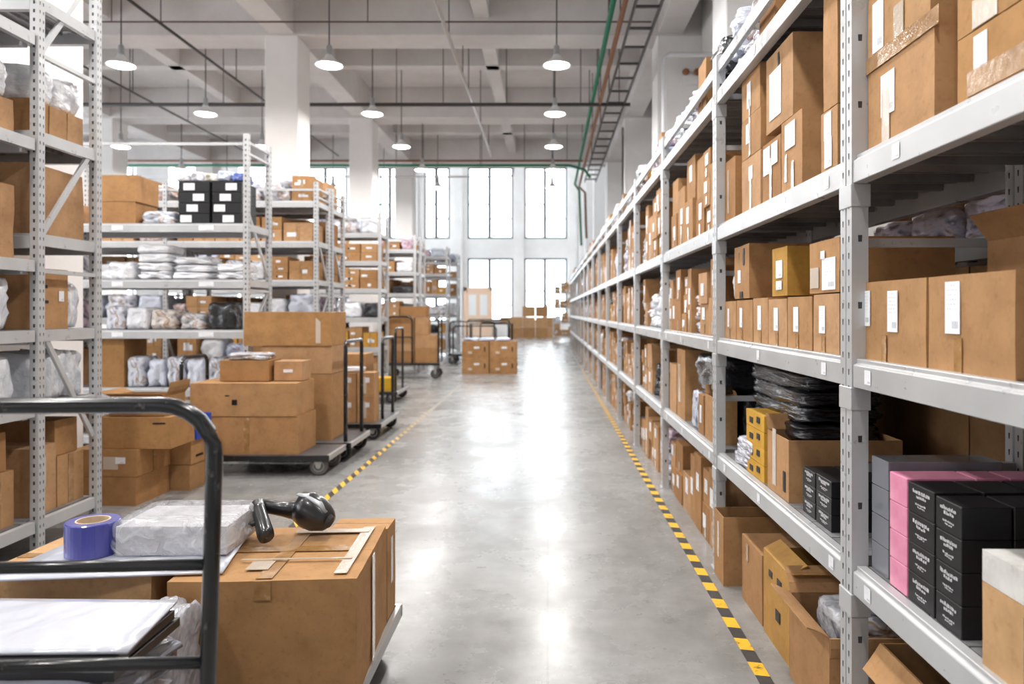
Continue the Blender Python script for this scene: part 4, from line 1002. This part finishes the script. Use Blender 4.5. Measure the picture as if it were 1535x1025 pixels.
# flat mailers on the cartons
def slab_bag(name, label, pts, z, th, col, mt='poly', cat='plastic bag', sub=10, wr=.006):
    # crumpled flat film over a quadrilateral footprint (near-left, near-right, far-right, far-left)
    a, b, c, d = [Vector((*p, 0)) for p in pts]; m_ = MB(); n_ = sub
    top = []; bot = []
    for j in range(n_ + 1):
        for i in range(n_ + 1):
            u, v_ = i / n_, j / n_; p = (a * (1 - u) + b * u) * (1 - v_) + (d * (1 - u) + c * u) * v_
            e = min(u, 1 - u, v_, 1 - v_); k = min(1, e * 6)
            nz = noise.noise(p * 9 + Vector((z * 9, 0, 0))) * wr
            top.append((p.x, p.y, z + th * (.35 + .65 * k) + nz * k + wr)); bot.append((p.x, p.y, z))
    m_.v = top + bot; N0 = len(top); W = n_ + 1
    for j in range(n_):
        for i in range(n_):
            q = (j * W + i, j * W + i + 1, (j + 1) * W + i + 1, (j + 1) * W + i)
            m_.f.append(q); m_.mi.append(0); m_.f.append(tuple(N0 + k for k in q[::-1])); m_.mi.append(0)
    edge = [i for i in range(W)] + [j * W + n_ for j in range(1, W)] + [n_ * W + i for i in range(n_ - 1, -1, -1)] + [j * W for j in range(n_ - 1, 0, -1)]
    for i in range(len(edge)):
        p, q = edge[i], edge[(i + 1) % len(edge)]; m_.f.append((p, N0 + p, N0 + q, q)); m_.mi.append(0)
    o = link(name, m_.mesh(name, [mt], smooth=True)); o.color = (*col, 1)
    return tag(o, label, cat)
zt0 = .6215
slab_bag('mailer_bag', 'flat grey-white mailer under the tape roll and clear pack', [(-1.90, 2.47), (-1.13, 2.55), (-1.245, 3.13), (-1.86, 3.18)], zt0 + .003, .012, (.66, .68, .76), wr=.004)
zt1 = zt0 + .021
t = thing('wrapped_pack', 'clear plastic wrapped pack on the cart beside the blue tape roll', 'wrapped pack', (-1.385, 2.84, zt1), R(2))
o = link('contents', box_body(.40, .30, .105, False, 5, .004), t); o.color = (.62, .60, .60, 1)
mm = bag_proto(55, lump=.03, n_=16)
for vv in mm.vertices: vv.co.x *= .455; vv.co.y *= .36; vv.co.z *= .128
mm.materials.append(M['clear_film']); o = link('film', mm, t); o['label'] = 'crinkled clear film'
t = thing('tape_roll', 'blue packing tape roll on end at the cart\'s left', 'tape roll', (-1.685, 2.72, zt1), 0)
link('tape', MB().lathe([(.058, .001), (.092, .001), (.092, .118), (.088, .121), (.058, .121)], seg=40, closed=True).mesh('tape', ['blue_tape']), t)
link('core', MB().lathe([(.052, 0), (.0578, 0), (.0578, .122), (.052, .122)], seg=36, closed=True).mesh('core', ['tape_core']), t)
# black folders and mailers at the near left of the cart
for k in range(4):
    bag('grey plastic bag in the near left pile on cart, %s' % ['lowest', 'second', 'third', 'upper'][k], -1.46, 1.90, ph + k * .11, .84, .52, .125, [(.3, .31, .35), (.10, .10, .12), (.38, .39, .43), (.22, .23, .27)][k], rz=0)
retail('flat black box under the grey mailer, near left on cart', -1.83, -1.04, 1.76, 2.08, .645, .672, 'black_plastic', False, name='black_folder', cat='box')
retail('second flat black box lying on the first, near left', -1.85, -1.045, 1.765, 2.06, .673, .70, 'black_plastic', False, name='black_folder', cat='box')
slab_bag('mailer_bag', 'large grey-white mailer lying on black boxes, near left on cart', [(-1.88, 1.765), (-1.022, 1.785), (-1.06, 2.10), (-1.90, 2.12)], .702, .012, (.62, .64, .72), wr=.004)
bag('dark crumpled plastic bag between mailer pile and cartons on cart', -1.62, 2.30, ph, .68, .34, .39, (.16, .15, .15), 'printed_poly')
bag('grey plastic bag standing beside the large taped carton, near side', -1.22, 2.32, ph, .16, .30, .41, (.42, .42, .45))
# barcode scanner lying on the large carton
def px(x, y, Y): return Vector(((x - CX) * Y / F, Y, H + (CY - y) * Y / F))
t = thing('barcode_scanner', 'black handheld barcode scanner lying on the large taped carton', 'barcode scanner', (0, 0, 0))
A = px(388, 757, 2.98); B = px(425, 763, 3.0); C_ = px(447, 765, 3.0); D_ = px(470, 768, 2.98); E_ = px(494, 779, 2.95)
link('neck', MB().loft([A, B, C_, px(455, 765, 3.0)], [(.024, .026), (.026, .03), (.034, .042), (.05, .06)], 18).mesh('neck', ['black_plastic'], smooth=True), t)
link('head', MB().loft([px(444, 758, 3.0), px(449, 759, 3.0), px(462, 764, 2.99), px(476, 771, 2.98), px(489, 778, 2.96), px(495, 782, 2.95), px(497, 784, 2.95)], [(.02, .03), (.052, .062), (.062, .076), (.060, .072), (.048, .050), (.03, .03), (.008, .008)], 22).mesh('head', ['black_plastic'], smooth=True), t)
link('scan_window', MB().loft([px(492, 781, 2.915), px(496, 783, 2.912)], [(.026, .03), (.020, .022)], 16).mesh('scan_window', ['slot_dark']), t)
link('handle', MB().loft([px(386, 754, 2.97), px(388, 765, 2.94), px(393, 782, 2.89), px(398, 800, 2.84), px(400, 806, 2.825)], [(.026, .024), (.028, .026), (.03, .028), (.034, .03), (.030, .026)], 18, up=(0, 1, 0)).mesh('handle', ['black_plastic'], smooth=True), t)
link('trigger', MB().loft([px(386, 758, 2.95), px(378, 762, 2.94), px(374, 761, 2.94)], [(.018, .016), (.015, .013), (.013, .012)], 12).mesh('trigger', ['black_plastic'], smooth=True), t)
link('trigger', MB().loft([px(388, 782, 2.89), px(378, 786, 2.88), px(373, 784, 2.88)], [(.012, .012), (.009, .009), (.006, .006)], 10).mesh('trigger', ['black_plastic'], smooth=True), t)
link('shell_ridge', MB().loft([px(447, 741, 2.985), px(462, 743, 2.97), px(480, 755, 2.95), px(490, 768, 2.94)], [(.012, .006), (.02, .008), (.02, .008), (.012, .006)], 10).mesh('shell_ridge', ['lamp_grey'], smooth=True), t)

# left aisle carts
cart('loaded black cart with big cartons at the left aisle edge', -3.45, -2.03, 6.80, 7.42, .2, [((-3.42, 6.85, 0), (-3.42, 7.37, 0), 1.1, .08, .018, (0, 0))], .085, 'grey_rubber')
cart('second black cart whose upright hoop handle faces the aisle', -3.15, -2.05, 7.46, 8.30 if 0 else 7.80, .2, [], .085) if 0 else None
cart('black cart with tall hoop handle right beside the loaded cart', -3.12, -2.0, 7.45, 8.30, .2, [((-2.08, 7.55, 0), (-2.08, 8.2, 0), 1.225, .06, .021, (0, 0))], .1)
cart('third black cart along the left, hoop handle at the aisle', -3.12, -1.98, 8.72, 9.86, .2, [((-2.06, 9.15, 0), (-2.06, 9.75, 0), 1.2, .06, .021, (0, 0))], .09)
cart('empty black cart further down the left with hoop handle', -3.6, -2.5, 12.2, 13.3, .2, [((-2.55, 12.3, 0), (-2.55, 12.9, 0), 1.25, .06, .021, (0, 0))], .09)
carton('bottom big carton of the left cart\'s front stack', -3.30, -2.33, 6.86, 7.38, .2, .557, tint=(.50, .28, .13), marks=[('T', 'y-', .5, .5, .05, .33)])
carton('big carton with printed mark, on top in left cart\'s front stack', -3.34, -2.35, 6.85, 7.38, .558, .868, tint=(.53, .31, .15), marks=[('D', 'y-', .35, .62, .04, .012), ('D', 'y-', .42, .42, .05, .05), ('C', 'top', .5, .5, .7, .05)])
carton('small carton with clear bag over it on the front stack', -3.13, -2.66, 7.0, 7.32, .872, 1.07, tint=KRAFT[1])
bag('clear plastic bag draped on the small carton, left cart', -2.88, 7.15, 1.072, .4, .28, .07, (.8, .8, .84), 'printed_poly')
carton('small carton beside the bagged one on the front stack', -2.63, -2.36, 7.05, 7.32, .872, 1.06, tint=KRAFT[4], marks=[('L', 'y-', .5, .5, .09, .03)])
carton('hidden base carton of the rear stack on left cart', -3.08, -2.24, 7.62, 8.2, .2, .888, tint=KRAFT[0])
carton('middle long carton of the rear stack on left carts', -2.98, -2.24, 7.62, 8.15, .89, 1.18, tint=KRAFT[4])
carton('topmost long carton of the rear stack, highest on left carts', -3.2 + .05, -2.24, 7.60, 8.15, 1.182, 1.535, tint=(.50, .28, .12), marks=[('C', 'y-', .85, .5, .05, .3)], wob=.008)
for k in range(2):
    for j in range(2):
        x = -2.52 + k * .22
        carton('film-wrapped carton %s of %s column on the third left cart' % (['lower', 'upper'][j], ['left', 'right'][k]), x, x + .21, 8.85, 9.10, .2 + j * .3, .5 + j * .3, tint=KRAFT[2], marks=[('C', 'y-', .4, .5, .06, .2), ('L', 'y-', .6, .7, .05, .06)])
bag('white bag on the film-wrapped cartons, third left cart', -2.4, 8.98, .803, .34, .2, .06, BAGW)
carton('tall carton on the third left cart behind the hoop', -2.75, -2.3, 9.3, 9.7, .2, 1.0, tint=KRAFT[1])
carton('yellow crate-like box on the empty cart further down left', -2.95, -2.6, 12.3, 12.7, .2, .42, tint=(.70, .42, .03))
# stacked floor cartons between the first racks and the carts
carton('bottom floor carton of the near stack left of the loaded cart', -3.78, -3.24, 5.80, 6.28, 0, .23, tint=(.46, .25, .11), rz=R(-2))
carton('second floor carton of the near stack left of the loaded cart', -3.77, -3.23, 5.80, 6.28, .232, .445, tint=(.49, .27, .12), marks=[('C', 'y-', .6, .5, .12, .1), ('L', 'y-', .75, .6, .08, .05), ('T', 'x+', .5, .5, .05, .2)], rz=R(-2))
carton('lower floor carton of the rear stack left of the loaded cart', -3.60, -3.06, 6.30, 6.78, 0, .22, tint=(.50, .29, .14), rz=R(-2))
carton('upper floor carton of the rear stack left of the loaded cart', -3.60, -3.05, 6.30, 6.78, .222, .43, tint=(.52, .30, .14), rz=R(-2), marks=[('D', 'x+', .3, .3, .12, .02), ('T', 'x+', .6, .6, .05, .15)])
carton('brown carton on top of the near floor stack, below torn flaps', -3.60, -2.99, 5.82, 6.22, .447, .70, tint=(.47, .26, .11), marks=[('D', 'y-', .85, .8, .1, .012)])
carton('open dark carton with torn flaps above the floor cartons', -3.5, -3.06, 5.86, 6.20, .702, .86, opened=[('x+', 45, .12), ('x-', 20, .1), ('y-', 20, .06)], tint=(.42, .24, .11))
t = thing('blue_crate', 'small bright blue plastic crate among the left floor cartons', 'crate', (-2.86, 6.1, .43))
cr = MB(); cr.box(-.1, .1, -.14, -.135, 0, .2).box(-.1, .1, .135, .14, 0, .2).box(-.1, -.095, -.135, .135, 0, .2).box(.095, .1, -.135, .135, 0, .2).box(-.095, .095, -.135, .135, 0, .006).box(-.106, .106, -.147, -.14, .17, .2)
link('crate_body', cr.mesh('crate_body', ['blue_plastic'], .001), t)
t.location = (-3.12, 6.45, .433)
# far loaded cart and stack in the aisle
cart('far loaded black cart stacked with brown cartons, hoops both ends', -3.72, -2.46, 16.75, 17.35, .36, [((-3.68, 16.8, 0), (-3.1, 16.8, 0), 1.42, .12, .022, (0, 0)), ((-2.5, 16.8, 0), (-2.5, 17.3, 0), 1.42, .08, .022, (0, 0))], .11,
     bars=[((-3.68, 16.8, .95), (-3.1, 16.8, .95), .015)])
k = 0
for (xa, xb, z0, z1) in [(-3.05, -2.56, .36, .68), (-3.05, -2.56, .681, 1.0), (-3.66, -3.07, .36, .62), (-3.66, -3.07, .621, .85), (-3.66, -3.07, .851, 1.12), (-3.66, -3.07, 1.121, 1.4), (-3.05, -2.75, 1.001, 1.40), (-3.4, -2.78, 1.41, 1.66)]:
    k += 1
    carton('brown carton on the far loaded cart, %s from the bottom right' % OR[k - 1].replace('nearest', 'first'), xa, xb, 16.87, 17.28, z0, z1, tint=KRAFT[k % 5], group='cartons on the far loaded cart')
for i in range(2):
    for j in range(2):
        carton('carton of the aisle pallet stack, %s %s' % (['lower', 'upper'][j], ['left', 'right'][i]), -2.11 + i * .68, -1.45 + i * .68, 18.05, 18.6, j * .41, .41 + j * .40, tint=KRAFT[(i + j) % 2], marks=[('L', 'y-', .55, .6, .13, .05), ('C', 'y-', .3, .3, .1, .06), ('D', 'y-', .85, .5, .03, .12)], group='cartons stacked in the middle of the aisle')
for i in range(3): bag('blue-white wrapped pack on the aisle carton stack, %s from left' % OR[i].replace('nearest', 'first'), -1.9 + i * .40, 18.3, .812, .36, .4, .07, (.6, .68, .9), name='wrapped_pack', cat='wrapped pack')
cart('far empty black cart behind the aisle carton stack, nearer', -2.9, -1.5, 21.3, 22.2, .3, [((-2.85, 21.35, 0), (-1.55, 21.35, 0), 1.25, .12, .022, (0, 0)), ((-2.85, 22.1, 0), (-1.55, 22.1, 0), 1.1, .12, .022, (0, 0))], .11)
cart('farthest empty black cart near the end of the aisle', -2.9, -1.3, 25.0, 26.0, .3, [((-2.3, 25.1, 0), (-1.35, 25.1, 0), 1.15, .12, .022, (0, 0)), ((-2.85, 25.9, 0), (-1.35, 25.9, 0), 1.25, .12, .022, (0, 0))], .11)
# far end: table with boxes, carton pile, shelf
t = thing('work_table', 'table near the end wall with cartons on it', 'table', (-2.6, 34, 0))
link('tabletop', MB().box(-1, 1, -.4, .4, .95, 1.0).mesh('tabletop', ['black_paint']), t)
for x in (-.95, .95):
    for y in (-.35, .35): link('leg', MB().box(x - .03, x + .03, y - .03, y + .03, 0, .95).mesh('leg', ['black_paint']), t)
carton('brown carton on the table near the end wall', -2.2, -1.7, 33.8, 34.2, 1.0, 1.28); carton('yellow box on the table near the end wall', -3.1, -2.6, 33.8, 34.2, 1.0, 1.12, tint=(.75, .42, .02))
k = 0
for i, x in enumerate((-2.2, -1.45, -.7, .0)):
    for j in range(3 if i in (1, 2) else 2):
        k += 1; carton('carton in the pile at the aisle\'s far end, %s column, %s' % (OR[i].replace('nearest', 'leftmost'), ['lowest', 'middle', 'topmost'][j]), x, x + .72, 42.3, 43.0, j * .62, j * .62 + .6, tint=KRAFT[k % 5], group='carton pile at the far end')
t = thing('shelving_rack', 'far shelf standing across the end of right-hand racks', 'shelving rack', (.25, 37, 0))
for x in (0, 1.9):
    for y in (0, .6): link('post', MB().box(x, x + .06, y, y + .06, 0, 3.4).mesh('post', ['grey_steel']), t)
for z in (.3, 1.0, 1.75, 2.5): link('shelf', MB().box(.06, 1.9, .0, .62, z - .08, z).mesh('shelf', ['grey_steel']), t)
rnd = random.Random(9)
for si, z in enumerate((.3, 1.0, 1.75, 2.5)):
    def place(kind, a, c, za, zb, lab, r): dropin(kind, .25 + a, .25 + c, 37.05, 37.55, za, zb, lab, r, False, 'goods on the far cross shelf')
    fill('shelf %s up, far cross shelf' % ['one', 'two', 'three', 'four'][si], place, .1, 1.85, .5, z, .6, rnd, 1, BX)

# ------------------------------------------------------------------ past 300 of a kind: keep those showing largest, the rest become one object each
bpy.context.view_layer.update(); dg = bpy.context.evaluated_depsgraph_get()
eye = Vector((0, 0, H)); rs = random.Random(3)
def shows(o):
    mw = o.matrix_world; bb = [mw @ Vector(c) for c in o.bound_box]
    lo = [min(b[i] for b in bb) for i in range(3)]; hi = [max(b[i] for b in bb) for i in range(3)]
    if lo[1] < .3: return 0
    hit = tot = 0
    for i in range(14):
        p = Vector([rs.uniform(lo[k] + .1 * (hi[k] - lo[k]), hi[k] - .1 * (hi[k] - lo[k])) for k in range(3)])
        if i % 2: p.y = lo[1]
        elif lo[0] > 0: p.x = lo[0]
        else: p.x = hi[0]
        x = CX + F * p.x / p.y; y = CY - F * (p.z - H) / p.y; tot += 1
        if not (0 < x < 1535 and 0 < y < 1025): continue
        ok, loc, _, _, ob, _ = S.ray_cast(dg, eye, (p - eye).normalized())
        if ok and ob.name == o.name: hit += 1
    area = (hi[2] - lo[2]) * ((hi[1] - lo[1]) * abs(lo[0]) / hi[1] + (hi[0] - lo[0])) / lo[1] ** 2
    return area * hit / tot + area * 1e-4
sc = {o.name: shows(o) for o in DROP}
POOL = {k: [o for o in DROP if o.name.split('.')[0] == k] for k in ('carton', 'mailer_bag')}
for base, cat, lab in (('carton', 'cardboard boxes', 'many small brown cartons filling the distant and hidden rack shelves'), ('mailer_bag', 'plastic bags', 'many plastic bags lying on the distant and hidden rack shelves')):
    fixed = sum(1 for o in bpy.data.objects if o.parent is None and o.name.split('.')[0] == base) - len(POOL[base])
    mine = sorted(POOL[base], key=lambda o: -sc[o.name])
    seen = [o for o in mine if sc[o.name] > 0]
    keep = max(0, 300 - fixed); rest = mine[keep:]
    print('KEEP', base, fixed, len(mine), keep, len(rest))
    if not rest: continue
    mats = []; midx = {}; V = []; Fc = []; MI = []; UV = []
    for o in rest:
        me = o.data; b = len(V); mw = o.matrix_world
        V += [tuple(mw @ v_.co) for v_ in me.vertices]
        col = tuple(round(c, 3) for c in o.color[:3]); ul = me.uv_layers.active
        for p in me.polygons:
            src = me.materials[p.material_index].name; key = (src, col if src in ('cardboard', 'poly', 'printed_poly') else 0)
            if key not in midx:
                mt = M[src]
                if key[1]:
                    mt = mt.copy()
                    for nd in list(mt.node_tree.nodes):
                        if nd.type == 'OBJECT_INFO':
                            for lk in list(nd.outputs['Color'].links):
                                sk = lk.to_socket; mt.node_tree.links.remove(lk); sk.default_value = (*col, 1)
                midx[key] = len(mats); mats.append(mt)
            Fc.append(tuple(b + i for i in p.vertices)); MI.append(midx[key])
            UV += [tuple(ul.data[i].uv) for i in p.loop_indices] if ul else [(0, 0)] * len(p.vertices)
    me = bpy.data.meshes.new(base); me.from_pydata(V, [], Fc)
    for q in mats: me.materials.append(q)
    me.polygons.foreach_set('material_index', MI)
    ul = me.uv_layers.new(name='UVMap'); ul.data.foreach_set('uv', [c for q in UV for c in q])
    if base == 'mailer_bag':
        for p in me.polygons: p.use_smooth = True
    bpy.data.batch_remove(rest)
    o = link(base, me); tag(o, lab, cat, None, 'stuff')
